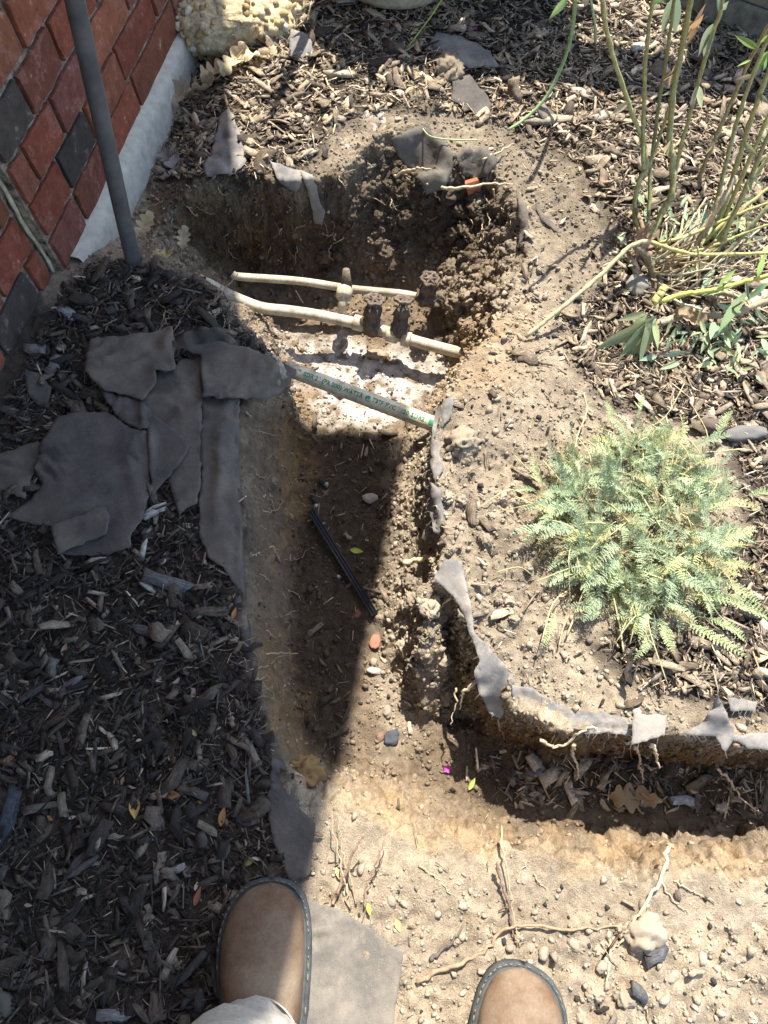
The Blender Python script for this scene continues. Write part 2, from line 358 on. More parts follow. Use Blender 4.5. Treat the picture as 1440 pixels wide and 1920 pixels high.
def build_H():
    x = X+.012*fbm(X, Y, 14, 3, 3); y = Y+.012*fbm(X, Y, 14, 3, 9)
    inside = inpoly(x, y, TEw); infl = inpoly(x, y, FPw)
    dT = distpoly(x, y, TEw); dF = distpoly(x, y, FPw)
    wsum = 0; zsum = 0
    for q in FPw3:
        ww = 1/((X-q[0])**2+(Y-q[1])**2+.004)**1.5; wsum = wsum+ww; zsum = zsum+ww*q[2]
    zf = zsum/wsum
    t = np.where(infl, 1., np.where(inside, dT/(dT+dF+1e-6), 0.))
    prof = np.where(t < .12, t*1.6, .192+(t-.12)*(1-.192)/.88)
    prof = np.clip(prof, 0, 1); prof = .7*prof+.3*sstep(0, 1, prof)
    rw = np.clip(distpoly(X, Y, RWw)/.03, 0, 1)*inpoly(X, Y, RWw)
    pc_ = np.where(t < .2, t*2.9, .58+(t-.2)*.42/.8); prof = prof*(1-rw)+pc_*rw
    bare = np.clip(t*5, 0, 1)
    base = .016*fbm(X, Y, 3.2, 3, 21)
    def g(px, py, z, sx, sy, amp):
        q = P(px, py, z); return amp*np.exp(-((X-q[0])/sx)**2-((Y-q[1])/sy)**2)
    base += g(1010, 760, 0, .13, .13, .03)+g(900, 960, 0, .08, .2, .012)+g(1240, 1080, 0, .16, .2, .02)
    # the bed sinks beside the concrete footing
    d = X*WN[0]+Y*WN[1]-WK; al = X*WU[0]+Y*WU[1]
    base -= .085*np.exp(-(np.maximum(d-.05, 0)/.13)**2)*sstep(.98, 1.2, al)*(1-sstep(1.75, 2.0, al))
    h = base*(1-.7*bare)+zf*prof
    # loose spoil inside the pit, ridge and hollow under the torn fabric
    h += g(905, 585, -.12, .075, .1, .055)*bare+g(850, 560, -.2, .05, .05, .05)*bare+g(640, 505, -.25, .035, .02, .05)+g(735, 505, -.25, .05, .03, .05)
    h += g(792, 1230, -.2, .024, .09, .075)*bare
    h = np.maximum(h, zf-.06)
    h -= g(846, 1180, -.1, .022, .05, .15)*np.clip(t*12, 0, 1)+g(866, 1250, -.1, .028, .055, .15)*np.clip(t*12, 0, 1)+g(900, 1320, -.12, .03, .04, .08)*np.clip(t*12, 0, 1)
    h += g(780, 395, -.14, .1, .035, .05)*bare
    # roughness
    pxx, pyy = project(np.stack([X, Y, h], -1))
    wall = np.clip(4*t*(1-t), 0, 1)*inside
    cl1, id1 = worley(X+.01*fbm(X, Y, 30, 2, 5), Y+.01*fbm(X, Y, 30, 2, 6), 32, 2); cl2, id2 = worley(X, Y, 75, 4)
    clod = (.45-cl1)*.02*(id1 > .35)+(.45-cl2)*.009
    soft = inpoly(pxx, pyy, [(560, 1430), (1600, 1580), (1600, 1720), (1200, 1740), (760, 1640), (600, 1600)]) | inpoly(pxx, pyy, [(900, 640), (1010, 640), (1080, 800), (960, 860), (860, 740)])
    softm = np.where(soft & ~infl, .3, 1.)
    rough = fbm(X, Y, 24, 5, 31, .62)
    lwm = np.clip(distpoly(X, Y, LWw)/.02, 0, 1)*inpoly(X, Y, LWw)
    h += wall*(1-.5*rw)*(1-.7*lwm)*(.010*fbm(X, Y, 9, 3, 61)+.25*clod*softm)
    h += softm*(.008*rough+.0045*fbm(X, Y, 90, 3, 71))
    botclod = inpoly(pxx, pyy, [(760, 1700), (1600, 1740), (1600, 2000), (560, 2000), (600, 1640)])
    rb = inpoly(pxx, pyy, [(830, 800), (1040, 850), (1010, 1250), (1100, 1330), (960, 1300), (860, 1100)])
    h += np.where(botclod, .8, np.where(rb, .75, .18))*clod*(~infl)+np.where(rb | botclod, .0035, 0)*fbm(X, Y, 130, 2, 555)*(~infl)
    h += infl*clod*.35
    pf = inpoly(pxx, pyy, [(500, 600), (880, 600), (860, 740), (760, 800), (560, 760)]); pfm = blur((pf & infl).astype(float), 6); h = h*(1-pfm)+(zf-.004+.004*fbm(X, Y, 60, 3, 77)+.006*fbm(X, Y, 16, 2, 78))*pfm
    return h, t, pxx, pyy, infl, inside, np.maximum(rw, lwm*1.5)
H, TT, PXX, PYY, INF, INS, RWM = build_H()
def Hat(x, y):
    u = np.clip((np.asarray(x)-GX0)/GS, 0, len(gx)-1.001); v = np.clip((np.asarray(y)-GY0)/GS, 0, len(gy)-1.001)
    i = u.astype(int); j = v.astype(int); fu = u-i; fv = v-j
    return (H[j, i]*(1-fu)+H[j, i+1]*fu)*(1-fv)+(H[j+1, i]*(1-fu)+H[j+1, i+1]*fu)*fv
HMX = H.copy()
for _dy in range(-4, 5):
    for _dx in range(-4, 5): HMX = np.maximum(HMX, np.roll(np.roll(H, _dy, 0), _dx, 1))
HS = blur(HMX*.6+H*.4, 11)
def HSat(x, y):
    u = np.clip((np.asarray(x)-GX0)/GS, 0, len(gx)-1.001).astype(int); v = np.clip((np.asarray(y)-GY0)/GS, 0, len(gy)-1.001).astype(int)
    return HS[v, u]
def G(px, py):
    """the ground point seen at a pixel"""
    r = ray(px, py); s = (np.linspace(.15, -.42, 140)-CAMH)
    hit = np.zeros(r.shape[:-1]); done = np.zeros(r.shape[:-1], bool); prev = None
    for q in s:
        sc = q/r[..., 2]; p = CAM+r*sc[..., None]
        below = (p[..., 2] <= Hat(p[..., 0], p[..., 1])) & ~done
        hit = np.where(below, sc, hit); done |= below
    hit = np.where(done, hit, (-.3-CAMH)/r[..., 2])
    lo = hit-.006; hi = hit
    for _ in range(7):
        mi = (lo+hi)/2; p = CAM+r*mi[..., None]; b = p[..., 2] <= Hat(p[..., 0], p[..., 1])
        hi = np.where(b, mi, hi); lo = np.where(b, lo, mi)
    return CAM+r*hi[..., None]
def soil_colour(px, py, z, x, y, t):
    """kinds of earth: dry tan topsoil, moist brown (also deepened to paint in shade), orange clay, pale sand, dark humus under mulch"""
    dry = np.array([.325, .268, .195]); damp_shade = np.array([.135, .098, .063]); clay = np.array([.36, .225, .095]); pale = np.array([.62, .57, .51]); humus = np.array([.042, .034, .028])
    c = np.broadcast_to(dry, px.shape+(3,)).copy()
    def put(m, col): 
        nonlocal c
        c = c*(1-m[..., None])+col*m[..., None]
    n = fbm(x+.8*z, y-.9*z, 9, 4, 81); n2 = fbm(x-.9*z, y+.8*z, 30, 4, 85)
    def soft(poly, wd=40, amp=50):
        qx = px+amp*n2+amp*.6*n; qy = py+amp*fbm(x, y, 22, 3, 93); d = distpoly(qx, qy, poly)
        return np.where(inpoly(qx, qy, poly), .5+.5*np.clip(d/wd, 0, 1), .5-.5*np.clip(d/wd, 0, 1))
    put(sstep(.1, .45, t)*.55, damp_shade*1.35)
    put(sstep(.75, 1., t)*.55, damp_shade)
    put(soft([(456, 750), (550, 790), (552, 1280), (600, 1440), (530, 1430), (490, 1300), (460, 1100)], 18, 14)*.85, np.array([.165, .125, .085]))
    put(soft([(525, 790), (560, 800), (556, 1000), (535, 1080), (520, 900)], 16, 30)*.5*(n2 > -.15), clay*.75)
    put(soft([(545, 800), (740, 800), (725, 1000), (690, 1200), (640, 1430), (575, 1410), (548, 1250), (552, 1000)], 14, 14)*.9, damp_shade*.45)  # moist floor, with the house's cast shade painted into its colour
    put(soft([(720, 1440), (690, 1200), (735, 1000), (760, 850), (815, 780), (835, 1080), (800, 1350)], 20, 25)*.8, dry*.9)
    put(soft([(850, 1390), (1500, 1420), (1500, 1530), (1100, 1550), (900, 1500)])*.8, damp_shade*.6)
    put(soft([(280, 330), (560, 350), (720, 270), (960, 360), (980, 480), (800, 500), (440, 500), (300, 480)])*.85, damp_shade*.5)  # wet earth of the back wall, its deep shade painted in too
    put(soft([(300, 400), (520, 400), (560, 470), (430, 500), (300, 460)], 60)*.55*(n2 > -.1), clay*.55)
    put(soft([(525, 700), (560, 740), (575, 900), (545, 950), (520, 800)], 30)*.65, clay*.8)
    put(soft([(480, 1180), (530, 1200), (600, 1450), (590, 1490), (520, 1400)], 30)*.6, clay*.85)
    put(soft([(650, 1465), (800, 1535), (1000, 1575), (1440, 1620), (1440, 1650), (1000, 1620), (780, 1580), (650, 1500)], 26, 40)*.42, clay*1.15)
    put(soft([(870, 1370), (1200, 1385), (1440, 1405), (1440, 1440), (1150, 1425), (900, 1395)], 20, 25)*.6, clay*.6)
    put(soft([(870, 630), (980, 600), (940, 720), (820, 760)], 40)*.4, clay*1.1)
    put(soft([(520, 640), (640, 630), (850, 680), (810, 740), (750, 780), (640, 790), (560, 720)], 25, 30)*.92*sstep(-.55, .1, fbm(x, y, 45, 4, 97)), pale)
    mul = np.maximum.reduce([soft(q, 25, 35) for q in MULCHP])
    put(mul*(t < .3)*.93, humus); put(soft(MULCHP[1], 25, 35)*(t < .3)*.9, np.array([.062, .05, .038]))
    put(soft([(640, 215), (850, 200), (1000, 240), (1130, 330), (1190, 470), (1080, 560), (1000, 470), (950, 340), (720, 260)], 50)*(t < .4)*.75, dry*.62)
    put(soft([(860, 720), (1080, 640), (1080, 850), (1010, 1000), (1020, 1230), (1180, 1330), (960, 1310), (850, 1090), (830, 850)], 40)*(t < .3)*.7, dry*.82)
    c *= (1+.18*n+.22*n2)[..., None]
    return np.clip(c, .004, .8)
MULCHP = [[(-200, 2100), (-200, 640), (100, 560), (170, 500), (265, 495), (400, 540), (430, 590), (500, 660), (452, 745), (456, 1100), (488, 1300), (512, 1425), (545, 1500), (570, 1640), (450, 1700), (420, 2100)],
          [(285, 340), (340, 120), (560, -100), (1600, -100), (1600, 1290), (1440, 1330), (1200, 1290), (1120, 1200), (1290, 1180), (1400, 1000), (1380, 820), (1120, 740), (1060, 640), (1160, 480), (1090, 330), (960, 240), (850, 215), (740, 200), (640, 230), (560, 325), (385, 330)]]
CH = [(-200, 0)]
ny, nx = X.shape
gyH, gxH = np.gradient(blur(H, 2), GS); slope = np.hypot(gxH, gyH)
cellS = (np.maximum.reduce([slope[:-1, :-1], slope[1:, :-1], slope[:-1, 1:], slope[1:, 1:]]) > .9) & (np.maximum(TT[:-1, :-1], TT[1:, 1:]) > 0.0)
def dil(A, r):
    B_ = A.copy()
    for dy in range(-r, r+1):
        for dx in range(-r, r+1): B_ |= np.roll(np.roll(A, dy, 0), dx, 1)
    return B_
cellS = dil(cellS, 3)
vin = np.zeros(H.shape); vin[1:-1, 1:-1] = cellS[:-1, :-1] & cellS[1:, :-1] & cellS[:-1, 1:] & cellS[1:, 1:]
ring = np.zeros(H.shape); cur = vin > 0
for r in range(4):
    ring += cur/4.; cur = cur & np.roll(cur, 1, 0) & np.roll(cur, -1, 0) & np.roll(cur, 1, 1) & np.roll(cur, -1, 1)
ring = ring*(1-.5*np.minimum(RWM, 1.6))
NXg, NYg = -gxH/np.maximum(slope, 1e-3), -gyH/np.maximum(slope, 1e-3)
def wall_disp(x, y, z, m, nx_, ny_):
    def f(u, v, s):
        w1, i1 = worley(u+.012*fbm(u, v, 40, 2, s), v+.012*fbm(u, v, 40, 2, s+1), 38, s+2); w2, _ = worley(u, v, 95, s+4)
        return .018*fbm(u, v, 11, 3, s+6)+.010*(.5-w1)*(i1 > .3)*2+.005*(.5-w2)+.006*fbm(u, v, 60, 4, s+8)
    ay, ax = np.abs(ny_)**2, np.abs(nx_)**2; t_ = ax+ay+1e-6
    q = (ay*f(x, z, 700)+ax*f(y, z, 730))/t_*m
    return np.stack([x+nx_*q, y+ny_*q, z+.5*q], -1)
base_v = np.stack([X, Y, H], -1).reshape(-1, 3)
base_v = wall_disp(X, Y, H, ring, NXg, NYg).reshape(-1, 3)
idx = np.arange(nx*ny).reshape(ny, nx)
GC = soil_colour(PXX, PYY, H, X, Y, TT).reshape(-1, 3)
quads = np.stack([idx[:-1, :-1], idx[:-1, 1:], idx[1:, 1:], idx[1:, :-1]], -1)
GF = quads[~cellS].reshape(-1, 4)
# steep cells are split finer so the cut faces carry real relief
SJ, SI = np.nonzero(cellS); KS = 3; fr_ = np.linspace(0, 1, KS+1); fu, fv = np.meshgrid(fr_, fr_)
def bil(A):
    a_, b_, c_, d_ = A[SJ, SI], A[SJ, SI+1], A[SJ+1, SI], A[SJ+1, SI+1]
    if A.ndim == 2: a_, b_, c_, d_ = a_[:, None, None], b_[:, None, None], c_[:, None, None], d_[:, None, None]; U_, V_ = fu, fv
    else: a_, b_, c_, d_ = [q[:, None, None, :] for q in (a_, b_, c_, d_)]; U_, V_ = fu[..., None], fv[..., None]
    return (a_*(1-U_)+b_*U_)*(1-V_)+(c_*(1-U_)+d_*U_)*V_
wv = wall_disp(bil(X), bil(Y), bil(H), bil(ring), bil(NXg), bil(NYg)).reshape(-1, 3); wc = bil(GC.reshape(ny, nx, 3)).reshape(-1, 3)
K1 = KS+1; li = np.arange(K1*K1).reshape(K1, K1); lq = np.stack([li[:-1, :-1], li[:-1, 1:], li[1:, 1:], li[1:, :-1]], -1).reshape(-1, 4)
wf_ = (lq[None]+np.arange(len(SJ))[:, None, None]*K1*K1).reshape(-1, 4)+len(base_v)
# weld the shared borders of neighbouring split cells
allv = np.vstack([base_v, wv]); key = np.round(np.hstack([np.stack([X, Y], -1).reshape(-1, 2), ]), 6)
kx = np.concatenate([X.ravel(), bil(X).ravel()]); ky = np.concatenate([Y.ravel(), bil(Y).ravel()])
kk = np.round((kx-GX0)/GS*KS).astype(np.int64)*1000003+np.round((ky-GY0)/GS*KS).astype(np.int64)
_, first, inv = np.unique(kk, return_index=True, return_inverse=True)
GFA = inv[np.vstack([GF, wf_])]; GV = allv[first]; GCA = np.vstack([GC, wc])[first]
GFl = GFA
print('ground', len(GV), len(GFl))
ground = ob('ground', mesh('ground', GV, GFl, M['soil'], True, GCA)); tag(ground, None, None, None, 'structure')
# the earth goes on to the horizon
B = 60.0; e = .05
ov = []; of = []
xs = [-B, GX0+e, GX1-e, B]; ys = [-B, GY0+e, GY1-e, B]
for j in range(4):
    for i in range(4): ov.append((xs[i], ys[j], -.03))
for j in range(3):
    for i in range(3):
        if not (i == 1 and j == 1): of.append((j*4+i, j*4+i+1, j*4+i+5, j*4+i+4))
far = ob('terrain', mesh('terrain', ov, of, M['soil'], False, np.array([.16, .13, .09]))); tag(far, None, None, None, 'structure')

# ------------------------------------------------------------------ house: brick wall, footing, eaves
def wp(a, d, z): return WU*a+WN*(WK+d)+np.array([0, 0, z])
def wbox(a0, a1, d0, d1, z0, z1):
    v = np.array([wp(a, d, z) for z in (z0, z1) for d in (d0, d1) for a in (a0, a1)])
    return v, [(0, 1, 3, 2), (4, 6, 7, 5), (0, 4, 5, 1), (2, 3, 7, 6), (0, 2, 6, 4), (1, 5, 7, 3)]
house = empty('brick_house', tuple(wp(1.2, -.12, 0))); tag(house, 'red brick house wall with grey concrete footing beside the dug bed', 'house')
JA = .965                                            # movement joint between the two stretches of brickwork
part('wall', *wbox(-2.5, JA, -.3, -.040, -.3, .75), M['mortar'], house, smooth=False)
part('wall', *wbox(JA, 2.75, -.3, -.010, -.3, .75), M['mortar'], house, smooth=False)
m_, n_, b_ = new_mat('brickwork'); bt = nd(n_, 'ShaderNodeTexBrick', Scale=1, **{'Mortar Size': .006, 'Brick Width': .325, 'Row Height': .0875}); bt.inputs['Color1'].default_value = (.2, .055, .03, 1); bt.inputs['Color2'].default_value = (.11, .045, .03, 1); bt.inputs['Mortar'].default_value = (.3, .26, .2, 1)
cx = n_.nodes.new('ShaderNodeCombineXYZ'); sp_ = n_.nodes.new('ShaderNodeSeparateXYZ'); n_.links.new(geo(n_), sp_.inputs[0]); n_.links.new(sp_.outputs[1], cx.inputs[0]); n_.links.new(sp_.outputs[2], cx.inputs[1]); n_.links.new(cx.outputs[0], bt.inputs[0]); n_.links.new(bt.outputs[0], b_.inputs['Base Color']); spec(b_, .9)
part('upper_wall', *wbox(-2.5, 2.75, -.3, 0, .752, 2.27), m_, house, smooth=False)
vq, fq = wbox(1.0, 2.6, -.25, .022, -.4, .002); vq[4:6] += WN*0
foot_v = []; na = 90
secs = [(-.4, .03), (-.12, .03), (-.02, .026), (.004, .016), (.010, -.02)]
for i in range(na):
    a = 1.0+i*1.25/(na-1)
    for z, d in secs:
        foot_v.append(wp(a, d+.004*float(fbm(np.array(a*9.), np.array(z*9.), 1.5, 3, 4)), z+(.006*float(fbm(np.array(a*11.), np.array(2.), 1.3, 3, 8)) if z > -.03 else 0)))
ns = len(secs); ff = [(i*ns+j, (i+1)*ns+j, (i+1)*ns+j+1, i*ns+j+1) for i in range(na-1) for j in range(ns-1)]
part('footing', foot_v, ff, M['concrete'], house)
def brick_mesh(L, Hh, seed, dpt=.055):
    r = np.random.default_rng(seed); b = .004; v = []
    nu, nv = 7, 3
    us = np.linspace(0, L, nu); vs_ = np.linspace(0, Hh, nv)
    f = []
    for u in us:
        for q in vs_:
            v.append((u+r.uniform(-.0028, .0028), r.uniform(-.0008, .0006), q+r.uniform(-.0026, .0026)))
    for i in range(nu-1):
        for j in range(nv-1): f.append((i*nv+j, (i+1)*nv+j, (i+1)*nv+j+1, i*nv+j+1))
    rim = [i*nv for i in range(nu)]+[(nu-1)*nv+j for j in range(1, nv)]+[i*nv+nv-1 for i in range(nu-2, -1, -1)]+[j for j in range(nv-2, 0, -1)]
    o = len(v)
    for k in rim:
        x, y, z = v[k]; v.append((min(max(x, 0), L)+(-b*.4 if x < b else b*.4 if x > L-b else 0), -.003, z+(-b*.4 if z < b else b*.4 if z > Hh-b else 0)))
    o2 = len(v)
    for k in range(len(rim)): x, y, z = v[o+k]; v.append((x, -dpt, z))
    m = len(rim)
    for k in range(m):
        l = (k+1) % m; f.append((rim[l], rim[k], o+k, o+l)); f.append((o+l, o+k, o2+k, o2+l))
    return mesh('brick', v, f, M['brick'], False)
BM = {}
Rw = Matrix(((WU[0], WN[0], 0), (WU[1], WN[1], 0), (0, 0, 1))).to_4x4()
PAL = [(.195, .068, .036), (.21, .076, .039), (.175, .058, .032), (.165, .058, .036), (.145, .05, .032), (.205, .072, .038), (.055, .044, .037), (.16, .058, .042), (.19, .054, .031), (.205, .06, .033)]
def lay(a0, L, z, Hh, d, pal=None):
    k = (round(L, 3), Hh, random.randrange(4))
    if k not in BM: BM[k] = brick_mesh(L, Hh, len(BM))
    o = ob('brick', BM[k], house); m = Rw.copy()
    loc = wp(a0, d+random.uniform(-.002, .002), z)-np.array(house.location); m.translation = Vector(loc)
    o.matrix_local = m @ Matrix.Rotation(random.uniform(-.006, .006), 4, 'Y')
    c = random.choice(PAL) if pal is None else pal
    s = random.uniform(.85, 1.15); o.color = (c[0]*s, c[1]*s, c[2]*s, 1)
CRS, JT = .0875, .015
HA = [JA+.008, 1.108, 1.262, 1.46, 1.70, 2.0, 2.3, 2.6]; HB = [JA+.008, 1.03, 1.17, 1.36, 1.58, 1.86, 2.15, 2.5]; HC = [JA+.008, 1.105, 1.295, 1.49, 1.80, 2.1, 2.4]
for k in range(-2, 8):
    z = .006+k*CRS
    hd = HC if k == 0 else HA if k % 2 else HB
    for a0, a1 in zip(hd[:-1], hd[1:]):
        a0 += JT/2 if a0 != hd[0] else 0
        a1 -= JT/2
        if a1-a0 > .03 and (k >= 0 or a1 < 1.12): lay(a0, a1-a0, z, CRS-JT, 0)
    a = (.03, .115)[k % 2]
    while a < JA-.02:
        a1 = min(a+.173, JA-.012)
        if a1-a > .03: lay(a+JT/2, a1-a-JT, z-.006, CRS-JT, -.03)
        a += .173
for dd, aa in ((-.03, JA-.004), (-.018, JA+.011)):
    pts = [wp(aa+.003*math.sin(q*37), dd, q) for q in np.linspace(-.15, .74, 60)]
    part('caulk_bead', *tube(pts, .0045, 6, jit=.35), M['caulk'], house)
# eaves whose edges throw the big shade: deep porch roof, then a narrow eave
def shade_up(px, py, z, zr):
    q = P(px, py, z); return q+SDIR*((zr-z)/SDIR[2])
ZR = 2.25
e1 = shade_up(757, 826, -.25, ZR); e2 = shade_up(424, 130, -.03, ZR)
dn, df = float(e1@WN-WK), float(e2@WN-WK); ac = float(e1@WU)
part('porch_roof', *wbox(-2.6, ac, -.35, dn, ZR, ZR+.10), M['roofing'], house, smooth=False)
eq = [shade_up(443, 505, -.16, ZR), shade_up(422, 60, -.02, ZR)]; ed = (eq[1]-eq[0])/np.linalg.norm(eq[1]-eq[0]); q0 = eq[0]-ed*float((eq[0]-e1)@WU-.004)/float(ed@WU); q1 = eq[1]+ed*1.6
ev = [wp(ac+.004, -.35, ZR), q0, q1, wp(float(q1@WU), -.9, ZR)]
part('eave', ev+[p_+np.array([0, 0, .1]) for p_ in ev], [(3, 2, 1, 0), (4, 5, 6, 7), (0, 1, 5, 4), (1, 2, 6, 5), (2, 3, 7, 6), (3, 0, 4, 7)], M['roofing'], house, smooth=False)
part('gutter', *wbox(-2.6, ac-.01, dn+.003, dn+.01, ZR+.0, ZR+.10), M['roofing'], house, smooth=False)

# conduit standing in front of the wall
pts = smoothpath([P(252, 500, -.05), P(250, 492, .0), P(238, 440, .05), P(140, 0, .52), P(118, -100, .63), P(60, -420, .9)], 24)
b0 = P(250, 492, .0); t0 = P(140, 0, .50); dirv = (t0-b0); pts = np.array([b0+dirv*s for s in np.linspace(-.2, 3.2, 16)])
thing('conduit_pipe', *tube(pts, .0165, 16), M['conduit'], 'dark grey conduit pipe rising from the mulch in front of the brick wall', 'pipe')

# ------------------------------------------------------------------ landscape fabric
COVER = []                                            # fabric outlines: no mulch is scattered on them
def cloth(label, poly, mat='fab_dark', off=.008, z=None, step=6, zmin=None, wr=.006, wf=11, seed=0, torn=2.2, folds=(), group=None, cover=True):
    """a torn sheet. poly: outline as seen; z: height per corner for hanging flaps, else it lies on the ground.
    folds: (x0,y0,x1,y1,width_px,height) creases"""
    n = len(poly); bp = []
    for i in range(n):
        a = np.array(poly[i][:2], float); b = np.array(poly[(i+1) % n][:2], float); L = np.linalg.norm(b-a); k = max(1, int(L/7))
        nn = np.array([-(b-a)[1], (b-a)[0]])/(L+1e-9)
        for j in range(k):
            q = a+(b-a)*j/k; s = 0 if j == 0 else torn*(vn(np.array(q[0]*.11+seed), np.array(q[1]*.11), 3)*2-1)+torn*.55*RNG.uniform(-1, 1)
            bp.append(q+nn*s)
    bp = np.array(bp); x0, y0 = bp.min(0); x1, y1 = bp.max(0)
    gx_, gy_ = np.meshgrid(np.arange(x0, x1, step), np.arange(y0, y1, step)); gx_ = gx_+RNG.uniform(-.25, .25, gx_.shape)*step; gy_ = gy_+RNG.uniform(-.25, .25, gy_.shape)*step
    ins = inpoly(gx_, gy_, bp) & (distpoly(gx_, gy_, [tuple(q) for q in bp]) > step*.45)
    pts = np.vstack([bp, np.stack([gx_[ins], gy_[ins]], 1)])
    res = delaunay_2d_cdt([Vector(q) for q in pts], [(i, (i+1) % len(bp)) for i in range(len(bp))], [], 1, 1e-4)
    V2 = np.array([tuple(q) for q in res[0]]); Fc = [tuple(f) for f in res[2]]
    pz = np.array([[p[0], p[1]] for p in poly], float)
    if isinstance(z, float):                       # hangs against the cut face, a little clear of it
        gs_ = G(V2[:, 0], V2[:, 1]); sc_ = np.linalg.norm(gs_-CAM, axis=1); gp_ = G(pz[:, 0], pz[:, 1]); sp_v = np.linalg.norm(gp_-CAM, axis=1)
        d2 = ((V2[:, None]-pz[None])**2).sum(-1)+60; ww = 1/d2; si = (ww*sp_v).sum(1)/ww.sum(1)
        sm = np.minimum(si-z*.6, sc_-z); base = CAM+(gs_-CAM)*(sm/sc_)[:, None]
    elif z is not None:
        zz = np.broadcast_to(np.asarray(z, float), (n,)); d2 = ((V2[:, None]-pz[None])**2).sum(-1)+30; ww = 1/d2**1.3; zi = (ww*zz).sum(1)/ww.sum(1)
        base = P(V2[:, 0], V2[:, 1], zi)
    else:
        base = G(V2[:, 0], V2[:, 1])
        base = P(V2[:, 0], V2[:, 1], np.maximum(HSat(base[:, 0], base[:, 1]), base[:, 2]-.004))
        if zmin is not None: base = P(V2[:, 0], V2[:, 1], np.maximum(base[:, 2], zmin))
        # a sheet bridges the small hollows under it
        oo = np.broadcast_to(np.asarray(off, float), (n,)); d2 = ((V2[:, None]-pz[None])**2).sum(-1)+30; ww = 1/d2**1.3; oi = .55*(ww*oo).sum(1)/ww.sum(1)
        base = P(V2[:, 0], V2[:, 1], base[:, 2]+oi)
    n0 = fbm(base[:, 0]+seed*1.7, base[:, 1]-seed, wf*.7, 2, 200+seed); an_ = seed*1.3; ua = base[:, 0]*math.cos(an_)+base[:, 1]*math.sin(an_); va = base[:, 1]*math.cos(an_)-base[:, 0]*math.sin(an_)
    cr_ = fbm(ua*1.0, va*.3+.35*n0, 15, 2, 240+seed); wz = .9*wr*n0+1.0*wr*(1-2.4*np.abs(cr_))*sstep(-.2, .5, fbm(base[:, 0], base[:, 1], 9, 2, 260+seed))+.05*wr*fbm(base[:, 0], base[:, 1]+seed, 70, 2, 270+seed)
    for (ax, ay, bx, by, wd, hh) in folds:
        vx, vy = bx-ax, by-ay; tt = np.clip(((V2[:, 0]-ax)*vx+(V2[:, 1]-ay)*vy)/(vx*vx+vy*vy), 0, 1)
        d = np.hypot(V2[:, 0]-ax-tt*vx, V2[:, 1]-ay-tt*vy); wz = wz+hh*np.exp(-(d/wd)**2)*(np.sin(tt*math.pi)*.6+.4)
    base[:, 2] += wz
    o = thing('landscape_fabric', base, Fc, M[mat], label, 'fabric', group)
    so = o.modifiers.new('thickness', 'SOLIDIFY'); so.thickness = .0010; so.offset = 0
    nb = len(bp); fr = []
    for i in range(nb):
        if RNG.random() < .55:
            p0 = base[i]; out_ = base[i]-base[:nb].mean(0); out_[2] = 0; out_ /= np.linalg.norm(out_)+1e-9; L = RNG.uniform(.003, .011)
            tg = base[(i+1) % nb]-base[i-1]; tg /= np.linalg.norm(tg)+1e-9; d_ = np.cross(tg, [0, 0, 1.]); d_ = d_*np.sign(d_@out_+1e-9)+tg*RNG.uniform(-.9, .9)
            fr.append(tube([p0-d_*.002, p0+d_*L*.5+[0, 0, RNG.uniform(-.001, .002)], p0+d_*L+[0, 0, RNG.uniform(-.004, .001)]], [.0005, .0004, .0002], 3, False))
    part('frayed_edge', *join(fr), M[mat], o)['kind'] = 'stuff'
    if cover: COVER.append([tuple(q) for q in poly])
    return o
# sheets thrown back over the mulch, in the house's shade
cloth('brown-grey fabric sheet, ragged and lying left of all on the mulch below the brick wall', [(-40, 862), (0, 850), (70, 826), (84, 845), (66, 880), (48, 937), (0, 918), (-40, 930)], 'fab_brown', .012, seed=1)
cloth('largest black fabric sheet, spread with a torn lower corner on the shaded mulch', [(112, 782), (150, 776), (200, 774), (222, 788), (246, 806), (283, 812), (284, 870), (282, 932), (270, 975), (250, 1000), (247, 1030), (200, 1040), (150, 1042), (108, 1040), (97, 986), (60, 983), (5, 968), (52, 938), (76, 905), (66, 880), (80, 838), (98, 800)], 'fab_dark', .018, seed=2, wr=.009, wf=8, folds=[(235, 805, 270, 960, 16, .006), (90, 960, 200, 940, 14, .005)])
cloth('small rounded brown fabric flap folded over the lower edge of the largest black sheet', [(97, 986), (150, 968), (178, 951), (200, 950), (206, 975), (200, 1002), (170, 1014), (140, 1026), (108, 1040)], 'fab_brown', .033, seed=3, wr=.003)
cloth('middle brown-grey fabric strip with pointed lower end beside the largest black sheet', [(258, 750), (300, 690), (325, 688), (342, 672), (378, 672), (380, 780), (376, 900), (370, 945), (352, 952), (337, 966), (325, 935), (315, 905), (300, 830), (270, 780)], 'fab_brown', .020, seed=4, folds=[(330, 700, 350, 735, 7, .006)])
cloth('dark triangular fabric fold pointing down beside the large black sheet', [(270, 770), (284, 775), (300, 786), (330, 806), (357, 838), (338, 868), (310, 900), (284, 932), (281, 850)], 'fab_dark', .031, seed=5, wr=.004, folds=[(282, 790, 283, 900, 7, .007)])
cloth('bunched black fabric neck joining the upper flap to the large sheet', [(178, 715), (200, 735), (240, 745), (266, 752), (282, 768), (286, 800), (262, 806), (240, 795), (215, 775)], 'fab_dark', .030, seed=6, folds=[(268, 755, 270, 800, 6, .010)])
cloth('upper brown-grey fabric flap, squarish with a notched lower edge on the dark mulch', [(168, 633), (205, 630), (300, 617), (322, 612), (330, 640), (328, 692), (312, 700), (294, 698), (293, 722), (268, 752), (240, 742), (200, 735), (176, 716), (160, 698), (160, 665)], 'fab_brown', .040, seed=7, wr=.008, wf=9)
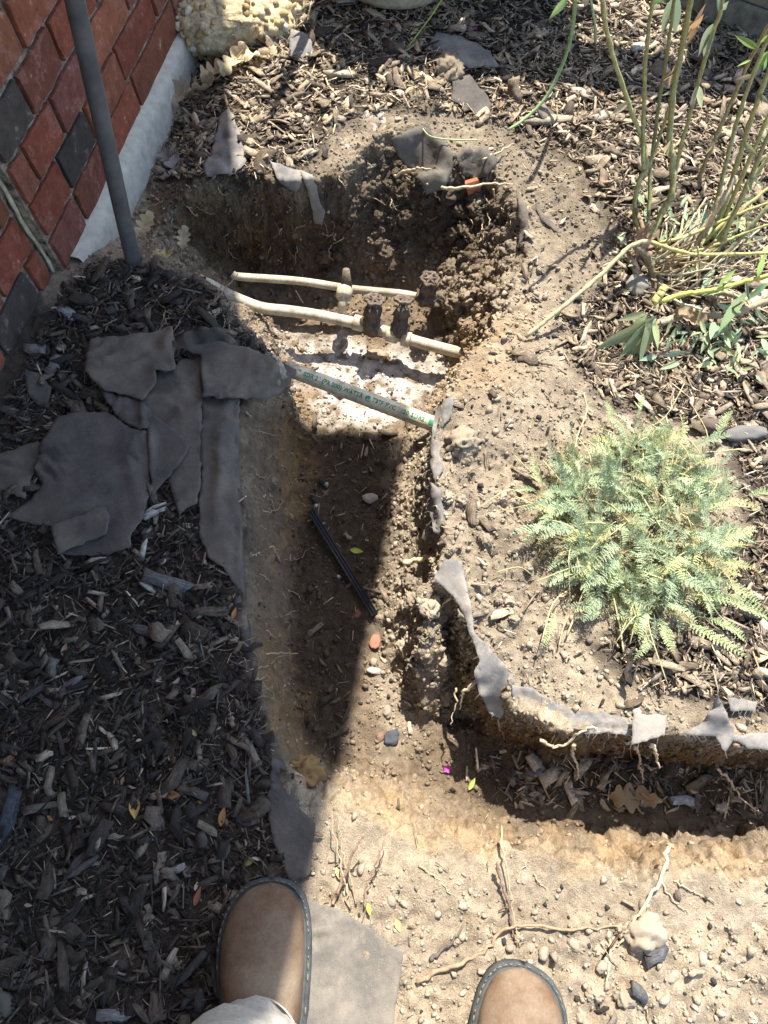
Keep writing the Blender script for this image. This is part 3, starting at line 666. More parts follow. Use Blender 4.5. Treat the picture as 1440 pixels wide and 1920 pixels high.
cloth('narrow brown-grey fabric strip running along the left lip of the trench to a ragged point', [(376, 742), (449, 740), (449, 800), (450, 900), (455, 1010), (461, 1116), (432, 1088), (417, 1062), (390, 1045), (374, 1005), (373, 945), (378, 900)], 'fab_brown', .016, zmin=-.02, seed=8, wr=.008, wf=10, folds=[(418, 800, 405, 1000, 14, .010), (440, 850, 425, 880, 10, .006)])
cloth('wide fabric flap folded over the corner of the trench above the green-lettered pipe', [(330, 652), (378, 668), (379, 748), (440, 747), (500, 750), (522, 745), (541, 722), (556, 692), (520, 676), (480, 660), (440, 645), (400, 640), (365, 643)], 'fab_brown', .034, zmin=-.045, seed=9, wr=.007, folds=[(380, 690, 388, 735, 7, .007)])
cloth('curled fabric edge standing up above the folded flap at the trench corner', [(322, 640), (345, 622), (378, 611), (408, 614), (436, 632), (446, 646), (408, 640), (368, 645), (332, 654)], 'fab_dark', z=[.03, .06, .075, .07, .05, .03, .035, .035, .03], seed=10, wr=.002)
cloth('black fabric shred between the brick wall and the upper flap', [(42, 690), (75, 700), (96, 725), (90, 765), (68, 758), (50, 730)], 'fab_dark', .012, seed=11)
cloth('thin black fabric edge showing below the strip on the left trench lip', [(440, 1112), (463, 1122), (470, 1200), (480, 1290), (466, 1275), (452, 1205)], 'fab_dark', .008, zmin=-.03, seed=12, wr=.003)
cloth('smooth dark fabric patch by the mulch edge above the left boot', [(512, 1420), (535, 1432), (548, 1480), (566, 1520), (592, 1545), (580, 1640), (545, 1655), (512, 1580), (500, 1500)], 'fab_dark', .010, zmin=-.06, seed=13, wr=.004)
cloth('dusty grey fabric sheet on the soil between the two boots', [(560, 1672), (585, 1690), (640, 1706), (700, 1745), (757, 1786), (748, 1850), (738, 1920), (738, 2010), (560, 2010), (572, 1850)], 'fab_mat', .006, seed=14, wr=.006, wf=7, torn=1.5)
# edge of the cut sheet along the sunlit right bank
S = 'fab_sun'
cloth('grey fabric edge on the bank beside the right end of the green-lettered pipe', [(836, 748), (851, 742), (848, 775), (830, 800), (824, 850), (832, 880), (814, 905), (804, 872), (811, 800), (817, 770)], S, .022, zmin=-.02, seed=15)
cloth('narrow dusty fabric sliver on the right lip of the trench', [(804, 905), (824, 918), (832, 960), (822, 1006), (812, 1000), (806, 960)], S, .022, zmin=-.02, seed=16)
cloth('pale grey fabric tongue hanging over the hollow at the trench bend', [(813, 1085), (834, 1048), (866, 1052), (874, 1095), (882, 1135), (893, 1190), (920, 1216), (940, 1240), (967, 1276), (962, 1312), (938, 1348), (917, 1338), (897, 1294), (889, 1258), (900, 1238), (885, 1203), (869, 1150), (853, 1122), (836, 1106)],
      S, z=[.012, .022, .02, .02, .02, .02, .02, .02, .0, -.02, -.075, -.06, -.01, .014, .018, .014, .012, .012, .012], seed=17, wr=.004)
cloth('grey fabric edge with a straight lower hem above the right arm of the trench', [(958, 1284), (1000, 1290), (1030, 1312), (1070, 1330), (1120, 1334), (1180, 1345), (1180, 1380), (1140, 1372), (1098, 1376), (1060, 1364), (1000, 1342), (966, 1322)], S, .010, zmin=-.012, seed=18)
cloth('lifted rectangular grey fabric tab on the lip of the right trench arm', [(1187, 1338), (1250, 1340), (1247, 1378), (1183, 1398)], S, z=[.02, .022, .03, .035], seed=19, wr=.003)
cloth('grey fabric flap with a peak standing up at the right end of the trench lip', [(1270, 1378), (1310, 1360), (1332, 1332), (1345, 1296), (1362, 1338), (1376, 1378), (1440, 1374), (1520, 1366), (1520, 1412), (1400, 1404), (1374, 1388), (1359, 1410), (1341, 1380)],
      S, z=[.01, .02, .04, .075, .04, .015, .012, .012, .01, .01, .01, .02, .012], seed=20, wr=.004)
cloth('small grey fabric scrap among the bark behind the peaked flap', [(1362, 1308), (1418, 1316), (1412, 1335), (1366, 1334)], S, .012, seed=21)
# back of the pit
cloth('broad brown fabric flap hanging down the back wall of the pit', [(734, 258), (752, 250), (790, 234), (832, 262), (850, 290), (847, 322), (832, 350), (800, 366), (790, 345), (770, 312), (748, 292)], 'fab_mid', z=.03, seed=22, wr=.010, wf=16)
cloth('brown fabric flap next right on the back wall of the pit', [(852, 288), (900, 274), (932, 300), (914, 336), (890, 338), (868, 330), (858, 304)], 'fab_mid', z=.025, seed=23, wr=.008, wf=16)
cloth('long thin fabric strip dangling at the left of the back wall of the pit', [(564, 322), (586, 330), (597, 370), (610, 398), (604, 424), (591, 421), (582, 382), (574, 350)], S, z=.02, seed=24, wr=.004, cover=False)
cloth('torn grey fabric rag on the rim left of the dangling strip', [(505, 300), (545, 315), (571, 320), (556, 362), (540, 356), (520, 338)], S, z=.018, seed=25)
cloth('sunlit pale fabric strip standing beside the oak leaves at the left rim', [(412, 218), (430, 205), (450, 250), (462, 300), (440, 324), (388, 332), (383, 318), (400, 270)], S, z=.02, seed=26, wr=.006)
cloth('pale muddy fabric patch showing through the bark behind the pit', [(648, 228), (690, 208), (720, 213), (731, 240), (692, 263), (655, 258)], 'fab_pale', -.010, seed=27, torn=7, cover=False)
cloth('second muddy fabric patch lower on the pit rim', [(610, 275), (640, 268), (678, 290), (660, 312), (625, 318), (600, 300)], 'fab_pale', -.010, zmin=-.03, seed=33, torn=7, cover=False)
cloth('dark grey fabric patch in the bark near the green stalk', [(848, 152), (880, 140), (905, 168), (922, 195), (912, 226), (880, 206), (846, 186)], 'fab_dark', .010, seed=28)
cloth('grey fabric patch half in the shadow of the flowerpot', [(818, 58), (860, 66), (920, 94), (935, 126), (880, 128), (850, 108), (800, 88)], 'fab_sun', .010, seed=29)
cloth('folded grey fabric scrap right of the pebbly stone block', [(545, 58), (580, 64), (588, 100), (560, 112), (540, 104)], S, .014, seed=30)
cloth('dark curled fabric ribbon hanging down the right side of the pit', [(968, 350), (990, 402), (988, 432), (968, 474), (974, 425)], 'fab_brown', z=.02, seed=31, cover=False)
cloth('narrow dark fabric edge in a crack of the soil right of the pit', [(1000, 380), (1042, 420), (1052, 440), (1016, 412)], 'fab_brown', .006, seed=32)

# ------------------------------------------------------------------ pipes and valves in the pit
mani = empty('irrigation_manifold', tuple(P(690, 610, -.2))); tag(mani, 'dirty white plastic pipe manifold with muddy wheel valves in the pit', 'pipework')
fp = smoothpath([P(372, 524, -.10), P(395, 535, -.115), P(440, 558, -.14), P(490, 577, -.165), P(540, 583, -.175), P(600, 592, -.185), P(690, 612, -.195), P(780, 640, -.205), P(872, 664, -.215)], 40)
part('pipe', *tube(fp, .0138, 16), M['pvc_old'], mani)
bp_ = smoothpath([P(436, 514, -.16), P(450, 519, -.165), P(560, 527, -.175), P(660, 542, -.18), P(752, 551, -.185), P(800, 560, -.19)], 24)
part('pipe', *tube(bp_, .0098, 14), M['pvc_old'], mani)
def collar(px, py, z, dx, dy, dz, r, L, mat='pvc_old'):
    a = P(px, py, z); d = P(px+dx, py+dy, z+dz)-a; d /= np.linalg.norm(d)
    part('coupling', *tube([a-d*L/2, a-d*L*.46, a-d*L*.45, a+d*L*.45, a+d*L*.46, a+d*L/2], [r*.8, r*.96, r, r, r*.96, r*.8], 14), M[mat], mani)
collar(672, 606, -.194, 20, 5, -.002, .019, .026); collar(736, 629, -.2, 20, 6, -.002, .0175, .03); collar(762, 636, -.203, 20, 6, -.002, .019, .022)

# riser joining the two lines
r0, r1 = P(641, 588, -.186), P(650, 541, -.178)
part('riser', *tube([r0, r0*.5+r1*.5+np.array([0, 0, .02]), r1], .0115, 12), M['pvc_old'], mani)
rm = r0*.45+r1*.55+np.array([0, 0, .02]); part('union_nut', *tube([rm+(r1-r0)*.22, rm+(r1-r0)*.2, rm-(r1-r0)*.12, rm-(r1-r0)*.16], [.012, .02, .02, .012], 8), M['pvc_old'], mani)
part('stem', *tube([r1, r1+np.array([0, 0, .025]), r1+np.array([.002, .01, .055])], [.016, .013, .009], 10, jit=.12), M['mud'], mani)
def valve(bx, by, bz, hx, hy, hz, rr, ns, r=.019):
    b = P(bx, by, bz); t = P(hx, hy, hz); ax = (t-b); L = np.linalg.norm(ax); ax /= L
    s = np.array([0, .3, .32, .55, .58, .75, .8, .97]); rd = np.array([.022, .024, .019, .018, .021, .016, .009, .007])
    body = part('valve', *tube(b+np.outer(s*L, ax), rd*rr, 12, jit=.2), M['mud'], mani)
    u = np.cross(ax, [0, 1, .2]); u /= np.linalg.norm(u); v = np.cross(ax, u)
    ps = []
    an = np.linspace(0, 2*math.pi, 41)[:-1]
    rad = r*(1+.13*np.cos(an*6)); c = b+ax*L
    loop = np.array([c+q*(math.cos(a)*u+math.sin(a)*v) for a, q in zip(an, rad)]+[c+rad[0]*u])
    ps.append(tube(loop, .0046, 6, False, .35))
    for k in range(6):
        a = k*math.pi/3; ps.append(tube([c+ax*.004, c+r*1.1*(math.cos(a)*u+math.sin(a)*v)], .0034, 5, True, .2))
    ps.append(tube([c-ax*.004, c+ax*.006], .008, 8))
    vv, ff_ = join(ps)
    h = ob('handle', mesh('handle', vv-np.array(mani.location)-0, ff_, M['mud']), body)
    return body
valve(695, 616, -.20, 702, 562, -.118, 1.15, 1)
valve(747, 628, -.20, 757, 562, -.122, 1.0, 2)
valve(798, 562, -.19, 806, 523, -.115, 1.1, 3, .019)
# green lettered pipe
gp = empty('lettered_pipe', tuple(P(680, 745, -.12))); tag(gp, 'grey-white plastic pipe with green lettering crossing the trench', 'pipe')
ga, gb = P(536, 690, -.115), P(818, 797, -.125); GR = .0168
part('pipe', *tube([ga+(gb-ga)*s for s in np.linspace(0, 1, 10)], GR, 24), M['pvc'], gp)
gd = (gb-ga); GL = np.linalg.norm(gd); gd /= GL; gc = (ga+gb)/2
up = CAM-gc; up -= gd*(up@gd); up /= np.linalg.norm(up); sd = np.cross(up, gd)     # text up direction
def lettering(txt, s0, size, rot=.12):
    cu = bpy.data.curves.new('print', 'FONT'); cu.body = txt; cu.size = size; cu.align_y = 'CENTER'; cu.space_character = 1.0; cu.resolution_u = 2; cu.offset = .0005
    to = bpy.data.objects.new('tmp', cu); C.objects.link(to); dg = bpy.context.evaluated_depsgraph_get()
    me = bpy.data.meshes.new_from_object(to.evaluated_get(dg)); bpy.data.objects.remove(to); bpy.data.curves.remove(cu)
    co = np.zeros(len(me.vertices)*3); me.vertices.foreach_get('co', co); co = co.reshape(-1, 3)
    th = co[:, 1]/GR+rot; q = ga+np.outer(s0+co[:, 0], gd)+(GR+.0004)*(np.cos(th)[:, None]*up+np.sin(th)[:, None]*sd)
    fs = [tuple(p.vertices) for p in me.polygons]; bpy.data.meshes.remove(me)
    part('lettering', q, fs, M['green_ink'], gp, smooth=False)
    return float(co[:, 0].max())
x = .03
for t in ('1"  SDR 21', '(PR 200) WATER', '@ 73\u00b0F', 'PVC 1120', 'SDR21'):
    x += lettering(t, x, .0135)+.005
part('print_bar', [ga+gd*(x+a)+(GR+.0004)*(math.cos(th)*up+math.sin(th)*sd) for a in (0, .022) for th in np.linspace(-.28, .5, 6)], [(i, i+1, i+7, i+6) for i in range(5)], M['green_ink'], gp, smooth=False)
x += .03; lettering('ASTM D2241', x, .0135)

# black slotted strip in the trench
a, b = G(np.array(583.), np.array(962.)), G(np.array(703.), np.array(1156.)); a[2] += .012; b[2] += .010
d = (b-a)/np.linalg.norm(b-a); sd_ = np.cross(d, [0, 0, 1.]); sd_ /= np.linalg.norm(sd_); un = np.cross(sd_, d)
prof = [(-.0075, .0), (-.0075, .006), (-.0055, .006), (-.0045, .0025), (-.001, .0025), (-.0006, .0055), (.0006, .0055), (.001, .0025), (.0045, .0025), (.0055, .006), (.0075, .006), (.0075, 0)]
v = [q+sd_*p_[0]+un*p_[1] for q in (a, a*.5+b*.5+un*.001, b) for p_ in prof]; k = len(prof)
f = [(i*k+j, i*k+(j+1) % k, (i+1)*k+(j+1) % k, (i+1)*k+j) for i in range(2) for j in range(k)]+[tuple(range(k)), tuple(range(2*k, 3*k))]
thing('grooved_strip', v, f, M['black'], 'black grooved plastic strip lying on the trench floor', 'plastic strip')

# ------------------------------------------------------------------ pebbly stone block, pots, timber bed at the back
agg = empty('stone_block', tuple(P(450, 40, -.03))); tag(agg, 'rough block of exposed pebble concrete at the end of the wall', 'stone block')
av, af = ico(4)
axx = P(560, 10, 0)-P(345, 30, 0); ctr = P(455, 40, 0)+np.array([0, .07, .0])
q = av.copy(); q = np.sign(q)*np.abs(q)**.62
q = q*np.array([.175, .17, .06]); rot = WAZ*0-.1
q = np.stack([q[:, 0]*math.cos(rot)-q[:, 1]*math.sin(rot), q[:, 0]*math.sin(rot)+q[:, 1]*math.cos(rot), q[:, 2]], 1)
nr = q/np.linalg.norm(q, axis=1)[:, None]
q = q+nr*(.028*fbm(q[:, 0]+q[:, 2], q[:, 1]-q[:, 2]*.7, 9, 4, 301)+.010*fbm(q[:, 0]+q[:, 2]*1.1, q[:, 1]+q[:, 2], 50, 3, 302))[:, None]+ctr
M['agg'] = mat_plain('pebble_concrete', (.44, .36, .22), .9, 70, .5, .9, .15, .006)
part('block', q, af, M['agg'], agg)
pebm = [mesh('pebble', lump(1, 400+i, .25)[0]*np.array([1, .75, .6]), lump(1, 400+i, .25)[1], M['stone']) for i in range(8)]
fv = [i for i in range(len(q)) if (CAM-q[i])@(nr[i]) > 0 or nr[i][2] > -.1]
PC = [(.45, .35, .2), (.42, .28, .12), (.55, .48, .36), (.34, .25, .15), (.48, .38, .25), (.30, .22, .12), (.5, .36, .17)]
for i in random.sample(fv, 295):
    o = ob('pebble', pebm[i % 8], agg); s = random.uniform(.006, .0145)
    o.location = Vector(q[i]+nr[i]*s*.1)-agg.location; o.scale = (s, s, s); o.rotation_euler = (random.random()*6, random.random()*6, random.random()*6); o.color = (*random.choice(PC), 1)
def lathe(prof, n, c):
    v = []; k = len(prof)
    for i in range(n):
        a = 2*math.pi*i/n
        for r, z in prof: v.append((c[0]+r*math.cos(a), c[1]+r*math.sin(a), c[2]+z))
    return np.array(v), [(i*k+j, ((i+1) % n)*k+j, ((i+1) % n)*k+j+1, i*k+j+1) for i in range(n) for j in range(k-1)]
pc = P(752, 30, 0)+np.array([0, .155, .012])
pot = empty('flower_pot', tuple(pc)); tag(pot, 'round beige flowerpot standing on the bark at the back', 'flowerpot')
part('pot_body', *lathe([(0, 0), (.145, 0), (.158, .006), (.165, .02), (.178, .12), (.19, .24), (.2, .25), (.2, .285), (.185, .285), (.18, .24), (0, .235)], 64, pc), M['pot'], pot)
part('potting_soil', *lathe([(0, .262), (.1, .262), (.181, .255)], 32, pc), M['mud'], pot)
pk = P(975, 14, 0)+np.array([0, .122, .012])
pot2 = empty('flower_pot', tuple(pk)); tag(pot2, 'black plastic pot right of the beige flowerpot', 'flowerpot')
part('pot_body', *lathe([(0, 0), (.105, 0), (.115, .006), (.13, .16), (.14, .165), (.14, .19), (.128, .19), (.125, .16), (0, .155)], 48, pk), M['black'], pot2)
part('potting_soil', *lathe([(0, .172), (.07, .172), (.126, .166)], 24, pk), M['mud'], pot2)
bed = empty('raised_bed', tuple(P(1400, 60, 0))); tag(bed, 'weathered timber edge of a raised bed in the far right corner', 'raised bed')
A = P(1560, 142, -.02); Bq = P(1160, -8, -.02); dv = Bq-A; Lb = np.linalg.norm(dv); dv /= Lb; bn = np.cross([0, 0, 1.], dv); bn /= np.linalg.norm(bn)
if bn[1] < 0: bn = -bn
def plank(s0, s1, z0, z1, d0=0, d1=.04):
    v = []; n = 14
    for i in range(n):
        s = s0+(s1-s0)*i/(n-1)
        for d, z in ((d0, z0), (d0-.0015, z0+.004), (d0-.0015, z1-.006), (d0+.005, z1), (d1, z1), (d1, z0)):
            v.append(A+dv*s+bn*(d+RNG.uniform(-.0008, .0008))+np.array([0, 0, z]))
    f = [(i*6+j, i*6+(j+1) % 6, (i+1)*6+(j+1) % 6, (i+1)*6+j) for i in range(n-1) for j in range(6)]+[tuple(range(6)), tuple(range((n-1)*6, n*6))]
    return v, f
part('board', *plank(-1.2, Lb*.62, .0, .085), M['timber'], bed, smooth=False)
part('board', *plank(-1.2, Lb*.62, .089, .20, .004, .044), M['timber'], bed, smooth=False)
part('board', *plank(-1.2, Lb*.62, .204, .31, .001, .041), M['timber'], bed, smooth=False)
part('board', *plank(-1.2, Lb*.62, .314, .50, .003, .043), M['timber'], bed, smooth=False)
part('board', *plank(Lb*.62+.004, Lb+.6, -.01, .07, .01, .05), M['timber'], bed, smooth=False)
part('post', *plank(Lb*.62-.06, Lb*.62-.004, -.02, .54, .048, .1), M['timber'], bed, smooth=False)
rl = empty('shade_rail', tuple(P(1000, 30, 0)+np.array([0, .3, 0]))); tag(rl, 'added unseen rail behind the pots, shaped to throw a band of shade over the bark', 'rail')  # added out of view, sized so its shadow makes the band
ra, rb_ = P(820, 84, 0)+SDIR*.6/SDIR[2], P(1310, 172, 0)+SDIR*.6/SDIR[2]
rv, rf = box(0, 1, -.075, .075, -.02, .02); rd_ = rb_-ra; rn = np.cross([0, 0, 1.], rd_/np.linalg.norm(rd_))
part('rail', np.array([ra+rd_*(p_[0]*1.0)+rn*p_[1]+np.array([0, 0, p_[2]]) for p_ in rv]), rf, M['timber'], rl, smooth=False)
for s in (.04, .96):
    c = ra+rd_*s; part('leg', *tube([[c[0], c[1], -.05], [c[0], c[1], c[2]-.02]], .012, 8), M['timber'], rl)
# thin post whose shadow falls across the bark
pb = P(607, 40, 0); ph = .8; pb2 = pb.copy()
thing('garden_stake', *tube([pb2+np.array([0, .09, -.1]), pb2+np.array([0, .09, .25]), pb2+np.array([.0, .09, ph])], .012, 10), M['black'], 'thin black garden stake behind the pebbly block', 'stake')

# ------------------------------------------------------------------ person: boots in view, the rest stands above the frame
def surf(px, py, r=.0):
    q = G(np.array(float(px)), np.array(float(py))).copy(); q[2] += r; return q
def to_px_height(px, py, z): return P(px, py, z)
body_joints = {'pelvis': (0, -.36, .92), 'spine': (0, -.38, 1.15), 'chest': (0, -.36, 1.36), 'neck': (0, -.34, 1.5), 'head': (0, -.32, 1.6), 'crown': (0, -.30, 1.70),
               'hl': (-.1, -.36, .86), 'kl': (-.16, -.32, .48), 'al': (-.195, -.30, .11), 'hr': (.1, -.36, .86), 'kr': (.15, -.36, .48), 'ar': (.18, -.36, .11),
               'sl': (-.18, -.36, 1.42), 'el': (-.24, -.33, 1.14), 'wl': (-.10, -.14, 1.16), 'ml': (-.08, -.09, 1.175), 'sr_': (.18, -.36, 1.42), 'er': (.24, -.33, 1.14), 'wr': (.10, -.14, 1.16), 'mr': (.08, -.09, 1.175)}
bn_ = list(body_joints); be = [('pelvis', 'spine'), ('spine', 'chest'), ('chest', 'neck'), ('neck', 'head'), ('head', 'crown'), ('pelvis', 'hl'), ('hl', 'kl'), ('kl', 'al'), ('pelvis', 'hr'), ('hr', 'kr'), ('kr', 'ar'),
      ('chest', 'sl'), ('sl', 'el'), ('el', 'wl'), ('wl', 'ml'), ('chest', 'sr_'), ('sr_', 'er'), ('er', 'wr'), ('wr', 'mr')]
brad = dict(pelvis=.14, spine=.12, chest=.14, neck=.055, head=.085, crown=.06, hl=.085, kl=.055, al=.04, hr=.085, kr=.055, ar=.04, sl=.06, el=.042, wl=.028, ml=.035, sr_=.06, er=.042, wr=.028, mr=.035)
def skinned(name, joints, edges, rad, mat, parent=None, root='pelvis'):
    nm = list(joints); me = bpy.data.meshes.new(name); me.from_pydata([joints[k] for k in nm], [(nm.index(a), nm.index(b)) for a, b in edges], []); me.materials.append(mat)
    o = ob(name, me, parent); o.modifiers.new('skin', 'SKIN'); 
    if not me.skin_vertices: 
        me.skin_vertices.new() if hasattr(me.skin_vertices, 'new') else None
    for i, k in enumerate(nm):
        sv = me.skin_vertices[0].data[i]; sv.radius = (rad[k], rad[k]); sv.use_root = (k == root)
    ss = o.modifiers.new('sub', 'SUBSURF'); ss.levels = 2; ss.render_levels = 2
    dg = bpy.context.evaluated_depsgraph_get(); m2 = bpy.data.meshes.new_from_object(o.evaluated_get(dg)); o.modifiers.clear(); o.data = m2; m2.name = name
    m2.polygons.foreach_set('use_smooth', np.ones(len(m2.polygons), bool)); return o
person = skinned('person', body_joints, be, brad, M['skin'])
tag(person, 'person in tan trousers and brown leather boots standing at the trench edge', 'person')
# face, hair, hands
for s in (-1, 1):
    v, f = ico(2); ob('eye', mesh('eye', v*.011+np.array([s*.03, -.235, 1.625]), f, M['rubber']), person)
    v, f = ico(2); ob('ear', mesh('ear', v*np.array([.01, .02, .03])+np.array([s*.088, -.32, 1.61]), f, M['skin']), person)
    for k in range(4):
        c = np.array([s*(.075-.012*k), -.088, 1.165]); ob('finger', mesh('finger', *tube([c, c+[-s*.012, .02, .008], c+[-s*.02, .03, .022]], [.009, .0085, .006], 6), M['skin']), person)
    c = np.array([s*.085, -.115, 1.185]); ob('thumb', mesh('thumb', *tube([c, c+[-s*.02, .01, .012], c+[-s*.035, .012, .014]], [.011, .010, .007], 6), M['skin']), person)
ob('nose', mesh('nose', *tube([(0, -.232, 1.64), (0, -.215, 1.6), (0, -.235, 1.59)], [.008, .016, .012], 8), M['skin']), person)
ob('mouth', mesh('mouth', *tube([(-.025, -.235, 1.56), (0, -.228, 1.558), (.025, -.235, 1.56)], [.003, .005, .003], 6), M['petal']), person)
v, f = ico(3); ob('hair', mesh('hair', v*np.array([.098, .11, .085])+np.array([0, -.335, 1.665]), f, M['hair']), person)
sj = {k: body_joints[k] for k in ('pelvis', 'spine', 'chest', 'sl', 'el', 'sr_', 'er')}; sj['cl'] = (-.15, -.21, 1.155); sj['cr'] = (.15, -.21, 1.155)
skinned('shirt', sj, [('pelvis', 'spine'), ('spine', 'chest'), ('chest', 'sl'), ('sl', 'el'), ('el', 'cl'), ('chest', 'sr_'), ('sr_', 'er'), ('er', 'cr')], dict(pelvis=.16, spine=.14, chest=.16, sl=.075, el=.058, cl=.045, sr_=.075, er=.058, cr=.045), M['shirt'], person)
def boot(toe, heel, side):
    gz = toe[2]; d = heel-toe; d[2] = 0; d /= np.linalg.norm(d); lat = np.array([-d[1], d[0], 0]); L = .315; o = np.array([toe[0], toe[1], gz])
    b = ob('boot', None, person)
    U = np.array([0, .012, .035, .075, .13, .2, .28, .36, .5, .65, .8, .9, .96, .99, 1]); Wd = np.array([.0, .020, .034, .046, .0545, .0595, .061, .060, .054, .047, .046, .041, .030, .015, 0]); 
    us = 1-np.cos(np.linspace(0, math.pi/2, 20)); us = np.concatenate([us*.3, np.linspace(.32, .9, 20), .9+.1*np.sin(np.linspace(0.1, math.pi/2, 10))]); ws = np.interp(us, U, Wd)
    sh = side*.006*np.sin(np.clip(us, 0, .5)*math.pi/.5)
    def W(u, x, z): return o+d*(u*L)+lat*x+np.array([0, 0, z])
    def outline(k, z, ex=.0): 
        l = [W(u-(ex if u < .3 else -ex)*(1-min(1, abs(u-(0 if u < .5 else 1))/.25))/L*1.0, h+w_*k+(ex if w_ > .001 else 0), z) for u, w_, h in zip(us, ws, sh)]
        r = [W(u-(ex if u < .3 else -ex)*(1-min(1, abs(u-(0 if u < .5 else 1))/.25))/L*1.0, h-w_*k-(ex if w_ > .001 else 0), z) for u, w_, h in zip(us, ws, sh)]
        return l+r[::-1]
    # upper
    hs = np.interp(us, [0, .02, .06, .12, .22, .34, .46, .56, .62, .7, 1], [.026, .040, .050, .056, .062, .074, .094, .118, .135, .15, .15])
    nth = 17; V = []; 
    for u, w_, h, hh in zip(us, ws, sh, hs):
        for t in np.linspace(0, math.pi, nth):
            c_, s_ = math.cos(t), math.sin(t); e_ = .78
            cre = (.0022*math.sin(u*80+2.2*c_*c_+1.5*math.sin(3*t))*math.exp(-((u-.37)/.09)**2)+.0010*math.sin(u*31+4*c_)*math.cos(5*t+u*20))*s_
            V.append(W(u, h+w_*.965*math.copysign(abs(c_)**.85, c_), .024+(hh-.024)*(s_**e_)+cre))
    n = len(us); Fc = [(i*nth+j, i*nth+j+1, (i+1)*nth+j+1, (i+1)*nth+j) for i in range(n-1) for j in range(nth-1)]
    b.data = None if False else b.data
    up_ = mesh('boot', V, Fc, M['leather'])
    bpy.data.objects.remove(b); b = ob('boot', up_, person)
    lo = outline(1.0, 0, .006); hi = outline(1.0, .019, .007); top = outline(1.0, .024, .004); inn = outline(.90, .025, -.0)
    k = len(lo); Vs = lo+hi+top+inn; Fs = []
    for r in range(3):
        for i in range(k): Fs.append((r*k+i, r*k+(i+1) % k, (r+1)*k+(i+1) % k, (r+1)*k+i))
    Fs.append(tuple(range(k-1, -1, -1)))
    ob('sole', mesh('sole', Vs, Fs, M['rubber']), b)
    wl = outline(1.0, .0245, .0022); ob('welt', mesh('welt', *tube(wl+[wl[0]], .0012, 6, False), M['rubber']), b)
    wl = smoothpath(outline(1.0, .0262, .0036), 220); st_ = [tube([wl[i], wl[i+random.choice((1, 2, 2))]], random.uniform(.0007, .0011), 5) for i in range(2, 216, 3) if random.random() < .8]
    ob('stitching', mesh('stitching', *join(st_), M['welt']), b)
    # seam stitches of the vamp
    def onup(u, t):
        w_ = np.interp(u, us, ws); hh = np.interp(u, us, hs); h = np.interp(u, us, sh); c_, s_ = math.cos(t), math.sin(t)
        return W(u, h+w_*.965*math.copysign(abs(c_)**.85, c_), .0255+(hh-.024)*(s_**.78))
    sd2 = []
    for sgn in (-1, 1):
        for off_ in (0, .012):
            arc = [onup(.56+off_+.13*(x_**2), math.pi/2+sgn*(.78+.62*x_)) for x_ in np.linspace(-.75, 1.0, 34)]
            sd2 += [tube([arc[i], arc[i+1]], .0009, 4) for i in range(0, 33, 2)]
    ob('seam', mesh('seam', *join(sd2), M['welt']), b)
    return W
gl = surf(515, 1652); gr = surf(975, 1808)
hl_ = P(499, 1925, gl[2]); hr_ = P(955, 1960, gr[2])
gl[2] += .006; gr[2] += .006
W1 = boot(gl, hl_, -1); W2 = boot(gr, hr_, 1)
def trouser(Wf, knee, hip, hemz, hu=.775):
    c = Wf(hu, 0, hemz)+np.array([.006, 0, 0]); pts = smoothpath([c, c*.6+np.array(knee)*.4+np.array([0, .005, 0]), knee, hip], 26); n = 30; V = []
    for i, p_ in enumerate(pts):
        t = i/25; r = .064+.038*t+.012*t*t
        for a in np.linspace(0, 2*math.pi, n, endpoint=False):
            fo = .004*math.sin(3*a+i*.9)+.003*math.sin(5*a-i*1.3) if i > 0 else .002*math.sin(3*a)
            V.append(p_+np.array([(r*.92+fo)*math.cos(a), (r*1.12+fo)*math.sin(a), .004*math.sin(2*a+1)*(i == 0)]))
    # turned hem inside
    for a in range(n): V.append(V[a]*.93+np.array([*pts[0][:2], pts[0][2]])*.07+np.array([0, 0, .012]))
    F_ = [(i*n+j, i*n+(j+1) % n, (i+1)*n+(j+1) % n, (i+1)*n+j) for i in range(25) for j in range(n)]+[(26*n+j, 26*n+(j+1) % n, (j+1) % n, j) for j in range(n)]
    hemr = []
    for a in np.linspace(0, 2*math.pi, 41): 
        hemr.append(pts[1]*.45+pts[0]*.55+np.array([(.066)*.92*math.cos(a), .066*1.12*math.sin(a), 0]))
    return (np.array(V), F_), tube(hemr, .0012, 5, False)
ta, ha = trouser(W1, np.array([-.175, -.27, .48]), np.array([-.1, -.36, .9]), .10, .635); tb, hb = trouser(W2, np.array([.16, -.36, .48]), np.array([.1, -.36, .9]), .105)
wst = tube([(0, -.36, .8), (0, -.36, .86), (0, -.365, .96), (0, -.37, 1.02)], [.15, .185, .175, .165], 24)
tr = ob('trousers', mesh('trousers', *join([ta, tb, wst]), M['denim']), person)
ob('hem', mesh('hem', *join([ha, hb]), M['denim']), tr)

